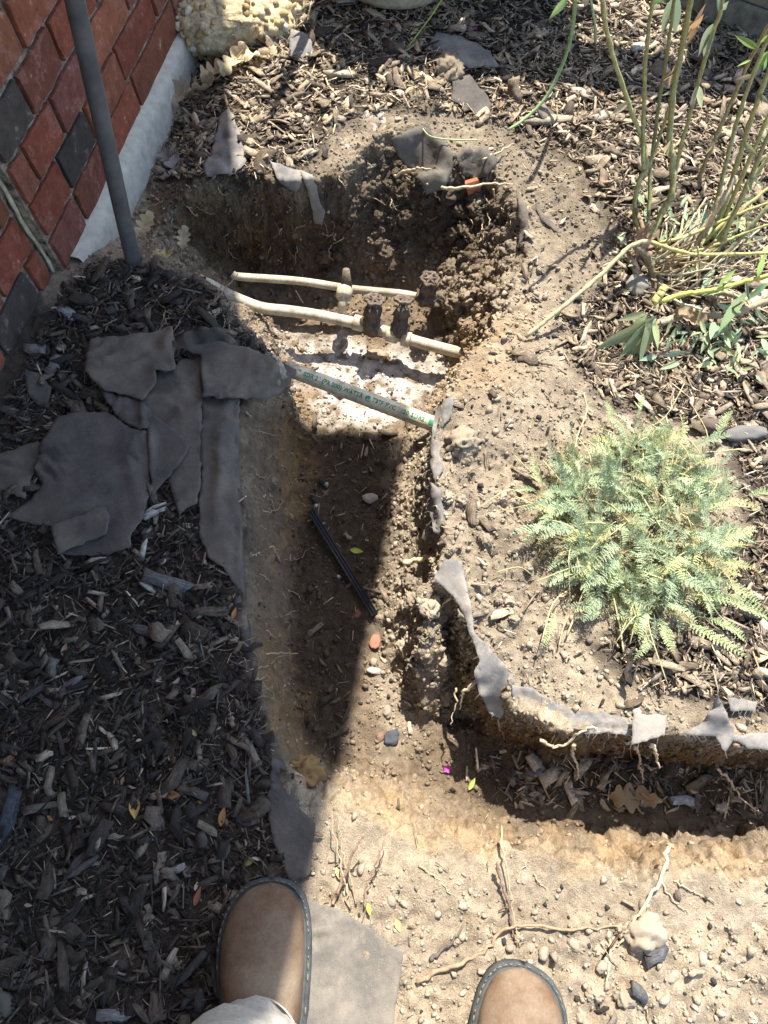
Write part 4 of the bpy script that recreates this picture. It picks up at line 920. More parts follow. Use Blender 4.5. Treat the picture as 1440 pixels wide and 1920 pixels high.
# ------------------------------------------------------------------ bark mulch and wood chips
def visible_candidates(n, rng):
    return rng.uniform(GX0+.03, GX1-.03, n), rng.uniform(GY0+.03, GY1-.03, n)
BOOTS = [[(420, 2000), (428, 1800), (455, 1690), (515, 1650), (560, 1675), (585, 1760), (570, 2000)], [(860, 2000), (895, 1870), (975, 1806), (1035, 1850), (1050, 2000)]]
def covered(px, py, m=0):
    c = np.zeros(px.shape, bool)
    for q in COVER+BOOTS: c |= inpoly(px, py, q)
    return c
def wall_side(x, y): return x*WN[0]+y*WN[1]-WK < .012
SOILP = [(900, 230), (1080, 300), (1170, 420), (1080, 560), (1060, 700), (1130, 760), (1010, 860), (1000, 1200), (1180, 1290), (1300, 1320), (960, 1320), (850, 1080), (830, 760), (1000, 480), (960, 330)]
def chip_density(px, py, x, y, t):
    nn = fbm(x, y, 7, 3, 311)
    d = np.full(px.shape, .016)
    d = np.where(inpoly(px, py, MULCHP[1]), .95+.5*nn, d); d = np.where(inpoly(px, py, SOILP), .05+.2*np.maximum(nn, 0), d)
    d = np.where(inpoly(px, py, MULCHP[0]), 1., d)
    edge = np.minimum(distpoly(px, py, MULCHP[0]), 60)/60
    d = np.where(inpoly(px, py, [(520, 780), (750, 800), (700, 1200), (650, 1430), (560, 1400), (530, 1100)]) & (t > .8), .07, d)
    d = np.where(inpoly(px, py, [(870, 1400), (1500, 1430), (1500, 1530), (950, 1510)]) & (t > .7), .5, d)
    return np.where((t > .03) & (t < .75), .012, d)
SHADEC = np.array([1.12, 1.07, 1.0])*np.array([(.026, .021, .017), (.042, .034, .027), (.06, .05, .04), (.034, .03, .027), (.085, .068, .05), (.062, .058, .054), (.115, .096, .075), (.02, .017, .015), (.18, .155, .12), (.32, .28, .22)])  # left bed: the shade is put into darker chip colours
SHADEP = np.array([.12, .15, .15, .12, .14, .10, .11, .05, .06, .03])
SUNC = np.array([1.06, .98, .88])*np.array([(.07, .056, .044), (.14, .112, .084), (.2, .165, .122), (.30, .25, .185), (.40, .335, .245), (.5, .43, .33), (.04, .034, .028), (.22, .19, .155), (.35, .31, .26), (.5, .40, .26)])  # other beds: weathered chips, paler still with sunlight put into the colour
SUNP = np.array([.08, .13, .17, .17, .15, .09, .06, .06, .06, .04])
rg = np.random.default_rng(11)
def sample_chips(n_try, lmed, lsig, lmin, lmax):
    x, y = visible_candidates(n_try, rg); z = Hat(x, y); px, py = project(np.stack([x, y, z], -1))
    ti = TT[np.clip(((y-GY0)/GS).astype(int), 0, ny-1), np.clip(((x-GX0)/GS).astype(int), 0, nx-1)]
    keep = (rg.random(n_try) < chip_density(px, py, x, y, ti)) & ~covered(px, py) & ~wall_side(x, y) & (px > -150) & (px < 1600) & (py > -120) & (py < 2050)
    x, y, z, px, py = x[keep], y[keep], z[keep], px[keep], py[keep]; n = len(x)
    L = np.clip(lmed*np.exp(lsig*rg.standard_normal(n)), lmin, lmax)
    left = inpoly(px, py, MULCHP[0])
    pal = np.where(left[:, None], SHADEC[rg.choice(len(SHADEC), n, p=SHADEP/SHADEP.sum())], SUNC[rg.choice(len(SUNC), n, p=SUNP/SUNP.sum())])
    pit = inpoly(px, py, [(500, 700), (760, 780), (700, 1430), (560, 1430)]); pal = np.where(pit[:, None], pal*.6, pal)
    pal = pal*rg.uniform(.8, 1.25, (n, 1))
    return x, y, z, px, py, L, pal
def chip_geo(x, y, z, L, wr, th, lift, rng, stations=4):
    """each chip: a split flake of wood with uneven stations; returns verts (n,S*4,3), grain coords"""
    n = len(x); S = stations
    yaw = rng.uniform(0, 2*math.pi, n); pit = rng.normal(0, .26, n); roll = rng.normal(0, .38, n)
    ux = np.stack([np.cos(yaw)*np.cos(pit), np.sin(yaw)*np.cos(pit), np.sin(pit)], -1)
    side = np.stack([-np.sin(yaw), np.cos(yaw), np.zeros(n)], -1)
    upv = np.cross(ux, side); cr2, sr2 = np.cos(roll)[:, None], np.sin(roll)[:, None]
    sd = side*cr2+upv*sr2; up_ = upv*cr2-side*sr2
    W_ = L*wr; V = np.zeros((n, S, 4, 3)); Gc = np.zeros((n, S, 4, 3))
    bend = rng.normal(0, .03, n)*L; sk = rng.normal(0, .12, (n, S))
    hump = lift+np.abs(np.sin(pit))*L*.38+th*.4
    for i in range(S):
        s = (i/(S-1)-.5); endk = 1-.75*rng.beta(1.2, 2.2, n) if i in (0, S-1) else rng.uniform(.82, 1.1, n)
        jl = rng.uniform(-.10, .10, n) if i in (0, S-1) else rng.uniform(-.05, .05, n)
        for c, (a, b) in enumerate(((-.5, -.5), (.5, -.5), (.5, .5), (-.5, .5))):
            jj = rng.uniform(.8, 1.1, n)
            ang = (rng.uniform(-.13, .13, n)*(1 if c in (0, 3) else -1) if i in (0, S-1) else 0)
            off = ux*((s+jl*.5+ang)*L)[:, None]+sd*(a*W_*endk*jj+sk[:, i]*W_)[:, None]+up_*(b*th*(.55+.45*endk)*jj+bend*(1-4*s*s))[:, None]
            V[:, i, c] = off
            Gc[:, i, c] = np.stack([s*L*55+0*L, a*W_*700+b*2, rng.random(n)*0], -1)
    Gc[..., 2] = (rng.random(n)*400)[:, None, None]; Gc[..., 1] += (rng.random(n)*50)[:, None, None]
    base = np.stack([x, y, z+hump], -1)
    return V, Gc, base
def chip_faces(S):
    f = []
    for i in range(S-1):
        for c in range(4): f.append((i*4+c, i*4+(c+1) % 4, (i+1)*4+(c+1) % 4, (i+1)*4+c))
    f.append((3, 2, 1, 0)); f.append(((S-1)*4, (S-1)*4+1, (S-1)*4+2, (S-1)*4+3)); return np.array(f)
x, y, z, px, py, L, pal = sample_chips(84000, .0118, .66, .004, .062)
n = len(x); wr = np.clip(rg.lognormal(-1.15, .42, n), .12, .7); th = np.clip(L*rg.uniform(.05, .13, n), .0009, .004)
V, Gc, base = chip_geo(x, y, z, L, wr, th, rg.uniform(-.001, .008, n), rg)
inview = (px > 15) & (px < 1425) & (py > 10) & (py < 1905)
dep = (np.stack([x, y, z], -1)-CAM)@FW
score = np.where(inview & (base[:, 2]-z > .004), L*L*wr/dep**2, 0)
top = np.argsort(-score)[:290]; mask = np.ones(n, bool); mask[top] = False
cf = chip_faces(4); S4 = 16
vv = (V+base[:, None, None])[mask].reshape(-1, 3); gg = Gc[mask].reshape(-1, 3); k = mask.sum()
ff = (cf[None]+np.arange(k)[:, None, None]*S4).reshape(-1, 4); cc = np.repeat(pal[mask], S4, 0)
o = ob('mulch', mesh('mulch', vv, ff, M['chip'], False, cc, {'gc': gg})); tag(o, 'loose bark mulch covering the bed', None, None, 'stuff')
LB = {'left': ('dark bark chip lying in the shaded mulch left of the trench', 'bark chips on the shaded bed'), 'top': ('weathered bark chip in sun-brightened colour lying on the bed behind the pit', 'bark chips behind the pit'),
      'right': ('weathered bark chip in sun-brightened colour lying on the bed around the green plants', 'bark chips around the plants'), 'dug': ('wood chip fallen on bare earth in or beside the trench', 'wood chips on the bare earth')}
AUTO = []
def TONE(l): return 'blackish' if l < .035 else 'dark brown' if l < .075 else 'grey-brown' if l < .15 else 'tan' if l < .28 else 'pale'
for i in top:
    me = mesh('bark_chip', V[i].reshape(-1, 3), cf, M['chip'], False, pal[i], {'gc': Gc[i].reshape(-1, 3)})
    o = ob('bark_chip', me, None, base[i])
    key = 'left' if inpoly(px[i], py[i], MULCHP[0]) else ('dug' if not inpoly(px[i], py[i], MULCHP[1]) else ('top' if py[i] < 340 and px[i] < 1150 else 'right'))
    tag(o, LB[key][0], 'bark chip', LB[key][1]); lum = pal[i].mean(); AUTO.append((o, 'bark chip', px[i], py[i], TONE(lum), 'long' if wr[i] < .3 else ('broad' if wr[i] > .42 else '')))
# fine shreds and splinters
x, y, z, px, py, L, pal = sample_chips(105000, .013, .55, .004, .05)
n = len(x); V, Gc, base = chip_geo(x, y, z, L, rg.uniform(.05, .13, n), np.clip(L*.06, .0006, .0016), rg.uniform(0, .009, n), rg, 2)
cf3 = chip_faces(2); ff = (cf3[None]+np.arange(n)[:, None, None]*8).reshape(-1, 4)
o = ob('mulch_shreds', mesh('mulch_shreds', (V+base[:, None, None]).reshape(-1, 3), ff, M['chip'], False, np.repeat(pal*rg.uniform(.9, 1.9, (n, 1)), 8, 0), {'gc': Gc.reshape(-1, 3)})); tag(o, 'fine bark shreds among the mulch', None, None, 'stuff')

# ------------------------------------------------------------------ loose earth: crumbs, clods, stones
def earth_density(px, py, x, y, t):
    nn = fbm(x, y, 10, 3, 411)
    d = np.where(inpoly(px, py, MULCHP[0]), .06, np.where(inpoly(px, py, MULCHP[1]), .25, .55+.5*nn))
    d = np.where((t > .08) & (t < .95), .75, d)
    sm = inpoly(px, py, [(560, 1440), (1600, 1580), (1600, 1720), (1200, 1740), (760, 1640), (600, 1600)])
    d = np.where(sm, .10, d)
    lw = inpoly(px, py, [(440, 740), (555, 780), (552, 1100), (545, 1290), (600, 1450), (520, 1440), (470, 1250), (450, 1000)]); d = np.where(lw, .22, d)
    d = np.where(inpoly(px, py, [(555, 790), (745, 800), (700, 1150), (650, 1430), (570, 1400), (545, 1200)]), .35, d)
    d = np.where(inpoly(px, py, [(600, 1640), (1600, 1740), (1600, 2000), (560, 2000)]), .38, d)
    return d
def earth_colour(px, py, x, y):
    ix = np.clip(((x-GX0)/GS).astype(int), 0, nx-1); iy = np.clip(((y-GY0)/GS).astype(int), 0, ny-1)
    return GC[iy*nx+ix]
N0 = 225000
fv_ = GV[GFl]; area = .5*np.linalg.norm(np.cross(fv_[:, 2]-fv_[:, 0], fv_[:, 3]-fv_[:, 1]), axis=1); fi = rg.choice(len(GFl), N0, p=area/area.sum()); uu = rg.random((N0, 2))
pt = (fv_[fi, 0]*(1-uu[:, :1])+fv_[fi, 1]*uu[:, :1])*(1-uu[:, 1:])+(fv_[fi, 3]*(1-uu[:, :1])+fv_[fi, 2]*uu[:, :1])*uu[:, 1:]; x, y, z = pt.T; px, py = project(pt)
ti = TT[np.clip(((y-GY0)/GS).astype(int), 0, ny-1), np.clip(((x-GX0)/GS).astype(int), 0, nx-1)]
keep = (rg.random(N0) < earth_density(px, py, x, y, ti)*.9) & ~covered(px, py) & ~wall_side(x, y) & (px > -60) & (px < 1500) & (py > -60) & (py < 1980)
x, y, z, px, py, ti = [q[keep] for q in (x, y, z, px, py, ti)]; n = len(x)
sz = np.clip(.0017*np.exp(.6*rg.standard_normal(n)), .0007, .0075)
sz = np.where(inpoly(px, py, MULCHP[0]) | inpoly(px, py, MULCHP[1]), np.minimum(sz, .0045), sz)
iv, if_ = ico(0)
vars_ = [iv*(1+.45*rg.uniform(-1, 1, (12, 1)))*rg.uniform(.7, 1.15, 3) for _ in range(24)]
vi = rg.integers(0, 24, n); VA = np.stack(vars_)[vi]; yaw = rg.uniform(0, 6.28, n); cy, sy = np.cos(yaw), np.sin(yaw)
VR = np.stack([VA[..., 0]*cy[:, None]-VA[..., 1]*sy[:, None], VA[..., 0]*sy[:, None]+VA[..., 1]*cy[:, None], VA[..., 2]], -1)*sz[:, None, None]+np.stack([x, y, z+sz*.35], -1)[:, None]
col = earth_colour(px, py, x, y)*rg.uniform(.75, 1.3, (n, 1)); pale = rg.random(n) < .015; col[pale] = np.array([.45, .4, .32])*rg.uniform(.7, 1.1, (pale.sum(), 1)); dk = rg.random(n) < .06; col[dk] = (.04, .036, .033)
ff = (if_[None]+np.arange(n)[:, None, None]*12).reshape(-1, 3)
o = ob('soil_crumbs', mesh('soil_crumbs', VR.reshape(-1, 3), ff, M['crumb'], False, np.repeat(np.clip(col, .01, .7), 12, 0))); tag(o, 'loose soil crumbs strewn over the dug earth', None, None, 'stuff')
print('crumbs', n)
# clods
CLM = [mesh('soil_clod', lump(3, 500+i, .42, 1.5)[0]*np.array([1, .85, .7]), lump(3, 500+i, .42, 1.5)[1], M['clod'], True) for i in range(14)]
def rough_mesh(me, s):
    v = np.zeros(len(me.vertices)*3); me.vertices.foreach_get('co', v); v = v.reshape(-1, 3); nn = v/np.linalg.norm(v, axis=1)[:, None]
    wq, _ = worley(v[:, 0]+.7*v[:, 2]+s, v[:, 1]-.6*v[:, 2], 4.6, 80+s); v += nn*(.12*fbm(v[:, 0]*7-v[:, 2]*5+s, v[:, 1]*7+v[:, 2]*4, 1.5, 2, 60+s)+(.2 if s > 3 else .14)*fbm(v[:, 0]*3+v[:, 2]*2+s, v[:, 1]*3-v[:, 2]*2, 1.6, 3, 70+s)+(.3 if s > 3 else .13)*(.45-wq))[:, None]; me.vertices.foreach_set('co', v.ravel()); me.update()
for i, me in enumerate(CLM): rough_mesh(me, i)
def clod(px_, py_, rpx, label, group=None, dz=.3, col=None, k=None):
    p = G(np.array(float(px_)), np.array(float(py_))).copy(); r = rpx*float((p-CAM)@FW)/F
    o = ob('soil_clod', CLM[k if k is not None else random.randrange(14)], None, p+np.array([0, 0, r*dz])); o.scale = (r*random.uniform(.9, 1.1),)*3; o.rotation_euler = (random.uniform(-.5, .5), random.uniform(-.5, .5), random.uniform(0, 6.3))
    c = np.array(col if col else earth_colour(np.array([px_]), np.array([py_]), np.array([p[0]]), np.array([p[1]]))[0])*random.uniform(.85, 1.25); o.color = (*c, 1)
    tag(o, label, 'soil clod', group); return o
clod(866, 836, 30, 'largest round soil clod, beside the grey fabric edge on the right bank', k=0, col=(.29, .235, .165))
clod(1203, 1757, 40, 'broad cracked soil clod under the crossing twigs in front', k=1, dz=.15, col=(.28, .23, .17))
clod(840, 140, 26, 'brown soil clod sitting on the bark in front of the flowerpot', k=2, col=(.2, .16, .11))
clod(575, 1455, 34, 'orange clay clod at the shaded lower end of the trench', k=3, col=(.26, .165, .07), dz=.1)
def cl_region(poly, n, r0, r1, label, group, dz=.25, col=None):
    xs_ = [q[0] for q in poly]; ys_ = [q[1] for q in poly]; m = 0
    while m < n:
        a, b = random.uniform(min(xs_), max(xs_)), random.uniform(min(ys_), max(ys_))
        if inpoly(np.array(a), np.array(b), poly): rr0 = r0+(r1-r0)*random.random()**2.2; AUTO.append((clod(a, b, rr0, label, group, dz, col), 'soil clod', a, b, 'large' if rr0 > r0+(r1-r0)*.45 else 'small', '')); m += 1
cl_region([(640, 380), (720, 260), (800, 370), (930, 360), (900, 460), (760, 450), (660, 460)], 46, 6, 20, 'crumbly soil clod clinging to the back wall of the pit', 'clods on the back wall')
cl_region([(830, 480), (960, 470), (940, 600), (870, 640), (790, 560)], 44, 6, 19, 'soil clod in the spoil heap right of the muddy valves', 'clods right of the valves')
cl_region([(590, 480), (760, 470), (780, 520), (600, 530)], 24, 6, 17, 'soil clod lying behind the valves at the foot of the pit wall', 'clods behind the valves')
cl_region([(765, 1030), (830, 1060), (850, 1340), (790, 1330), (740, 1180)], 40, 6, 19, 'sunlit soil clod on the ridge below the pale fabric tongue', 'clods on the ridge')
cl_region([(830, 850), (1000, 880), (1000, 1200), (900, 1180), (840, 1020)], 34, 5, 13, 'small dry soil clod on the sunlit right bank', 'clods on the right bank')
cl_region([(1040, 1740), (1440, 1740), (1440, 1915), (1060, 1915)], 44, 5, 20, 'dry soil clod on the ground right of the right boot', 'clods in front', -.3)
cl_region([(700, 1610), (860, 1650), (1000, 1760), (860, 1800), (720, 1700)], 18, 4, 12, 'dry soil clod between the boots and the trench', 'clods between boots and trench', -.3)
STM = [mesh('stone', lump(2, 600+i, .3, 1.0)[0]*np.array([1, .75, .55]), lump(2, 600+i, .3, 1.0)[1], M['stone']) for i in range(6)]
def stone(px_, py_, rpx, col, label, name='stone', cat='stone', rot=None, sc=(1, 1, 1)):
    p = G(np.array(float(px_)), np.array(float(py_))).copy(); r = rpx*float((p-CAM)@FW)/F
    o = ob(name, random.choice(STM), None, p+np.array([0, 0, r*.3])); o.scale = (r*sc[0], r*sc[1], r*sc[2]); o.rotation_euler = (0, 0, rot if rot is not None else random.uniform(0, 6.3)); o.color = (*col, 1); return tag(o, label, cat)
stone(694, 935, 13, (.34, .28, .24), 'pale pinkish stone on the shaded trench floor')
stone(735, 1384, 17, (.07, .075, .085), 'dark slate stone on the sunlit trench floor', sc=(1, 1, .7))
stone(727, 1335, 11, (.3, .25, .19), 'round tan pebble on the sunlit trench floor')
stone(712, 1383, 9, (.22, .13, .09), 'small reddish pebble touching the dark slate stone')
stone(702, 1258, 12, (.38, .35, .3), 'flat white stone flake at the shadow edge in the trench', sc=(1.2, .7, .4), rot=-.1)
stone(703, 1204, 17, (.36, .16, .10), 'orange-red brick fragment pressed into the trench floor', 'brick_fragment', 'brick fragment', sc=(.6, 1.2, .4), rot=-.2)
stone(669, 1152, 11, (.22, .09, .06), 'dull red brick fragment in the shaded trench', 'brick_fragment', 'brick fragment', sc=(.7, 1.1, .4))
stone(1392, 818, 34, (.16, .15, .135), 'large grey lump of rock in the mulch right of the ferny plant', sc=(1.3, .7, .7), rot=.1)
stone(1330, 803, 22, (.12, .09, .07), 'dark brown rounded rock beside the grey lump', sc=(1.3, .8, .8), rot=-.2)
stone(401, 122, 15, (.26, .12, .06), 'rusty brown round stone in the dark gap by the pebbly block')
stone(1192, 540, 26, (.22, .2, .16), 'grey-brown rock at the foot of the tall stems', sc=(.9, 1.2, .8))
stone(12, 1880, 24, (.12, .11, .085), 'mossy grey stone in the shaded mulch at the lower left corner')
stone(112, 1262, 14, (.16, .15, .1), 'small mossy stone in the middle of the shaded mulch', sc=(.8, 1.3, .6))
stone(735, 1690, 11, (.3, .25, .18), 'tan pebble beside the yellow leaf in front')
stone(472, 1830, 12, (.5, .44, .34), 'pale pebble lying on the dusty grey fabric', sc=(1, .8, .5)) if False else None
stone(622, 1822, 13, (.48, .42, .34), 'pale pebble lying on the dusty grey fabric between the boots', sc=(1, .9, .5))
stone(900, 380, 10, (.3, .26, .2), 'small pale stone under the root at the back of the pit')
for a in [(1075, 1770, 'pale round stone left of the cracked clod'), (1128, 1812, 'pinkish stone below the tan twig'), (1260, 1830, 'tan stone in the cracked soil at the lower right'), (1018, 1788, 'small tan stone just above the right boot')]:
    stone(a[0], a[1], 13, (.33, .27, .2), a[2])
o = G(np.array(884.), np.array(372.)); sh = [(872, 345), (897, 338), (902, 352), (893, 385), (884, 402), (877, 398), (880, 375)]
v = np.array([P(a, b, zz) for (a, b), zz in zip(sh, (-.02, -.02, -.035, -.09, -.115, -.11, -.07))]); t_ = np.array([0, .008, .003])
thing('clay_shard', np.vstack([v, v+t_]), [tuple(range(6, -1, -1)), tuple(range(7, 14))]+[(i, (i+1) % 7, 7+(i+1) % 7, 7+i) for i in range(7)], mat_plain('terracotta', (.36, .13, .065), .85, 60), 'terracotta shard stuck upright in the back wall of the pit', 'pottery shard', smooth=False)

# ------------------------------------------------------------------ roots and twigs
def root(pts, r, label, col=(.4, .3, .19), group=None, name='root', cat='root', n=None, tip=.35, lift=.003, wob=.0016):
    q = np.array([P(a[0], a[1], a[2]) if len(a) > 2 else G(np.array(float(a[0])), np.array(float(a[1])))+np.array([0, 0, lift]) for a in pts])
    n = n or max(8, 5*len(pts)); p_ = smoothpath(q, n); p_[1:-1] += RNG.normal(0, wob, (n-2, 3))
    o = thing(name, *tube(p_, r*np.linspace(1, tip, n)*RNG.uniform(.85, 1.15, n), 6), M['root'], label, cat, group); o.color = (*col, 1); return o
TW = (.3, .21, .13); PALE = (.52, .41, .26)
root([(782, 1842, .012), (820, 1822, .012), (880, 1800, .012), (920, 1772, .012), (950, 1742, .014), (1000, 1735, .012), (1100, 1742, .008), (1170, 1735, .01), (1240, 1720, .006)], .0036, 'longest brown twig lying bent across the soil above the right boot', TW, name='twig', cat='twig', n=46, lift=.006)
root([(930, 1618, .03), (940, 1650, .022), (955, 1700, .015), (966, 1762, .006)], .0032, 'short dark twig crossing the longest twig at its bend', (.2, .14, .1), name='twig', cat='twig')
root([(940, 1548, -.0), (945, 1600, .02), (958, 1680, .02), (970, 1775, .006)], .0020, 'thin pale twig standing along the short dark twig', (.42, .3, .19), name='twig', cat='twig')
root([(1254, 1588, .004), (1240, 1640, .012), (1205, 1700, .022), (1170, 1755, .014), (1146, 1782, .006)], .0034, 'thick straw-coloured twig leaning down from the trench edge at the right', PALE, name='twig', cat='twig', lift=.01)
root([(1215, 1695, .018), (1203, 1715, .012), (1202, 1742, .006)], .0030, 'stub twig branching from the thick straw-coloured twig', PALE, name='twig', cat='twig')
root([(1142, 1746), (1142, 1795), (1138, 1850)], .0032, 'short straw-coloured twig below the thick leaning twig', PALE, name='twig', cat='twig')
for a, c in (([(1236, 1650), (1262, 1690), (1290, 1712)], 'just right of the thick straw-coloured twig'), ([(1262, 1652), (1300, 1672), (1338, 1692)], 'farther right of the thick straw-coloured twig'), ([(1010, 1600), (985, 1620), (968, 1650)], 'beside the upper end of the short dark twig'), ([(1360, 1832), (1400, 1838), (1430, 1830)], 'on the cracked soil at the right edge'), ([(1000, 1640), (1010, 1655), (1024, 1668)], 'behind the longest brown twig')):
    root(a, .0015, 'fine pale rootlet lying '+c, (.45, .34, .22), 'fine rootlets in front', 'rootlet')
root([(657, 1704, .005), (646, 1650, .02), (632, 1590, .03), (622, 1525, .035)], .0020, 'leftmost thin tan twig standing beside the left boot', (.42, .3, .19), name='twig', cat='twig')
root([(668, 1695, .005), (655, 1640, .02), (640, 1580, .03), (634, 1530, .035)], .0018, 'second thin tan twig standing beside the left boot', (.42, .3, .19), name='twig', cat='twig')
root([(624, 1696, .004), (640, 1655, .02), (664, 1600, .045), (681, 1562, .06)], .0030, 'forked brown twig raised over the soil beside the left boot', (.3, .2, .13), name='twig', cat='twig')
root([(684, 1704, .004), (692, 1650, .02), (712, 1598, .04), (728, 1552, .05)], .0024, 'thin brown twig right of the forked twig by the left boot', (.33, .23, .15), name='twig', cat='twig')
root([(786, 1622), (815, 1640), (845, 1676)], .0022, 'curved tan twig flat on the soil above the dusty fabric', (.42, .32, .2), name='twig', cat='twig')
root([(806, 1800, .008), (840, 1775, .01), (868, 1735, .012)], .0036, 'dark stubby twig on the clods above the right boot', (.12, .1, .085), name='twig', cat='twig')
# roots sticking out of the pit walls
root([(828, 352, .012), (870, 352, .03), (920, 344, .03), (962, 346, .012)], .0042, 'tan root stretched along the back rim of the pit', PALE, lift=.01)
root([(740, 330, -.05), (765, 320, -.02), (790, 316, .0), (810, 318, .0)], .0040, 'pale root tip poking out under the broad brown flap', PALE)
root([(800, 345, -.03), (815, 362, -.05), (825, 376, -.06)], .0028, 'short pale root under the tip of the broad brown flap', PALE)
root([(925, 355, -.01), (928, 385, -.05), (930, 420, -.1), (928, 450, -.14)], .0026, 'root hanging beside the terracotta shard', (.42, .31, .2))
root([(905, 300, .02), (935, 285, .02), (962, 270, .01)], .0028, 'pale twig lying behind the right fabric flap of the pit', PALE, name='twig', cat='twig')
root([(388, 580, .04), (415, 550, .06), (446, 513, .07)], .0024, 'brown twig standing in the mulch at the left end of the pipes', (.24, .17, .12), name='twig', cat='twig')
root([(395, 570, .02), (410, 548, .035), (420, 528, .04)], .0018, 'shorter brown twig beside the standing twig at the pipes', (.24, .17, .12), name='twig', cat='twig')
root([(756, 1056, -.12), (790, 1048, -.10), (815, 1044, -.07)], .0062, 'stout pale split root jutting from the right trench wall', (.62, .5, .3), tip=.8)
root([(800, 1046, -.09), (820, 1052, -.07), (835, 1048, -.06)], .0022, 'upper fork of the stout pale root in the right trench wall', (.55, .43, .27))
root([(804, 1050, -.09), (820, 1062, -.08), (829, 1068, -.08)], .0024, 'lower fork of the stout pale root in the right trench wall', (.55, .43, .27))
root([(715, 1158, -.25), (760, 1150, -.22), (785, 1144, -.2)], .0022, 'straight pale root crossing the sunlit trench slope near the black strip', PALE)
root([(770, 1172, -.2), (795, 1182, -.17), (806, 1200, -.17), (803, 1240, -.18), (790, 1270, -.19), (786, 1305, -.2)], .0034, 'branched tan root running down the sunlit ridge in the trench', PALE)
root([(845, 1122, .0), (830, 1135, -.03), (820, 1155, -.06)], .0022, 'pale root drooping from the left edge of the fabric tongue', PALE)
root([(855, 1125, .0), (855, 1145, -.04), (852, 1172, -.08)], .0018, 'thin root hanging straight down under the fabric tongue', PALE)
root([(893, 1277, -.01), (870, 1300, -.04), (862, 1330, -.07)], .0036, 'thick pale root leaving the fabric tongue toward the trench', PALE)
root([(855, 1290, -.08), (855, 1325, -.1), (846, 1360, -.12)], .0020, 'straight thin root in front of the hollow below the tongue', PALE)
root([(1012, 1388, -.02), (1035, 1398, -.03), (1062, 1396, -.02), (1090, 1372, .015), (1110, 1364, .02), (1125, 1372, .015)], .0030, 'looping tan root on the lip of the right trench arm', PALE, n=36)
root([(1078, 1395, -.03), (1074, 1415, -.06), (1085, 1440, -.1), (1082, 1462, -.13)], .0034, 'forked tan root hanging under the looping root', PALE)
root([(1190, 1398, -.02), (1198, 1420, -.06), (1202, 1445, -.1), (1206, 1468, -.13)], .0026, 'reddish root hanging below the rectangular fabric tab', (.42, .28, .17))
root([(1222, 1395, -.02), (1230, 1415, -.05), (1236, 1440, -.08)], .0036, 'pale stubby root right of the reddish root', (.58, .46, .3))
root([(1345, 1440, -.12), (1365, 1455, -.13), (1380, 1485, -.15), (1405, 1510, -.16), (1422, 1522, -.17)], .0028, 'pale branching root at the right end of the trench arm', PALE)
root([(1375, 1478, -.145), (1390, 1478, -.14), (1400, 1484, -.14)], .0016, 'side branch of the pale root at the right end of the trench arm', PALE)
root([(480, 1228, -.03), (520, 1226, -.1), (560, 1226, -.22), (590, 1240, -.25), (606, 1246, -.27)], .0016, 'longest thin root crossing the left wall above the shaded floor', (.4, .31, .2), wob=.001)
root([(548, 1262, -.25), (575, 1245, -.24), (592, 1236, -.25)], .0014, 'thin root joining the longest thin root on the left wall', (.4, .31, .2), wob=.001)
root([(1180, 1075), (1205, 1100), (1238, 1160)], .0030, 'reddish curved stalk under the ferny plant', (.35, .2, .12), name='twig', cat='twig')
rr_ = random.Random(5)
def rootlets(poly, n, label, group, l0=18, l1=55, down=(0, 1), r=.0011, pop=.02):
    m = 0; xs_ = [q[0] for q in poly]; ys_ = [q[1] for q in poly]
    while m < n:
        a, b = rr_.uniform(min(xs_), max(xs_)), rr_.uniform(min(ys_), max(ys_))
        if not inpoly(np.array(a), np.array(b), poly): continue
        q = G(np.array(a), np.array(b)); Lp = rr_.uniform(l0, l1); an = math.atan2(down[1], down[0])+rr_.uniform(-1.1, 1.1); pts_ = [(a, b, q[2])]; zz = q[2]
        for k in range(4):
            a += Lp/4*math.cos(an); b += Lp/4*math.sin(an); an += rr_.uniform(-.7, .7); g_ = G(np.array(a), np.array(b)); zz = g_[2]+rr_.uniform(.3, 1)*pop*min(1, (k+1)/2); pts_.append((a, b, zz))
        a0_, b0_ = pts_[0][:2]; ob_ = root(pts_, r*rr_.uniform(.8, 1.5), label, tuple(np.array((.44, .34, .21))*rr_.uniform(.6, 1.25)), group, 'rootlet', n=14, wob=.0012); m += 1; AUTO.append((ob_, 'rootlet', a0_, b0_, '', 'long' if Lp > (l0+l1)/2 else 'short'))
rootlets([(300, 340), (560, 350), (720, 270), (740, 420), (600, 470), (320, 470)], 34, 'thin pale rootlet sticking out of the back wall of the pit', 'rootlets in the back wall', 14, 45)
rootlets([(740, 380), (960, 360), (980, 480), (880, 470)], 18, 'thin rootlet among the clods at the right of the back wall', 'rootlets right of the back wall', 14, 40)
rootlets([(465, 780), (555, 790), (550, 1100), (540, 1300), (500, 1300), (470, 1150)], 26, 'thin rootlet in the shaded left wall of the trench', 'rootlets in the left wall', 20, 55, (.9, .3), .0008, .010)
rootlets([(770, 820), (815, 830), (830, 1060), (790, 1300), (750, 1150)], 30, 'thin rootlet in the sunlit right wall of the trench', 'rootlets in the right wall', 14, 45, (-.3, .9))
rootlets([(900, 1340), (1080, 1372), (1440, 1400), (1440, 1430), (1100, 1410)], 22, 'thin rootlet under the lip of the right trench arm', 'rootlets under the lip', 14, 45)
rootlets([(230, 520), (440, 540), (520, 640), (330, 600)], 16, 'dry root fibre on the mulch at the foot of the conduit', 'root fibres near the conduit', 30, 80, (.3, .8), .0009, .015)
rootlets([(300, 1160), (480, 1180), (480, 1330), (280, 1280)], 16, 'dry root fibre on the shaded mulch beside the trench lip', 'root fibres on the mulch', 30, 90, (.9, -.2), .0008, .014)

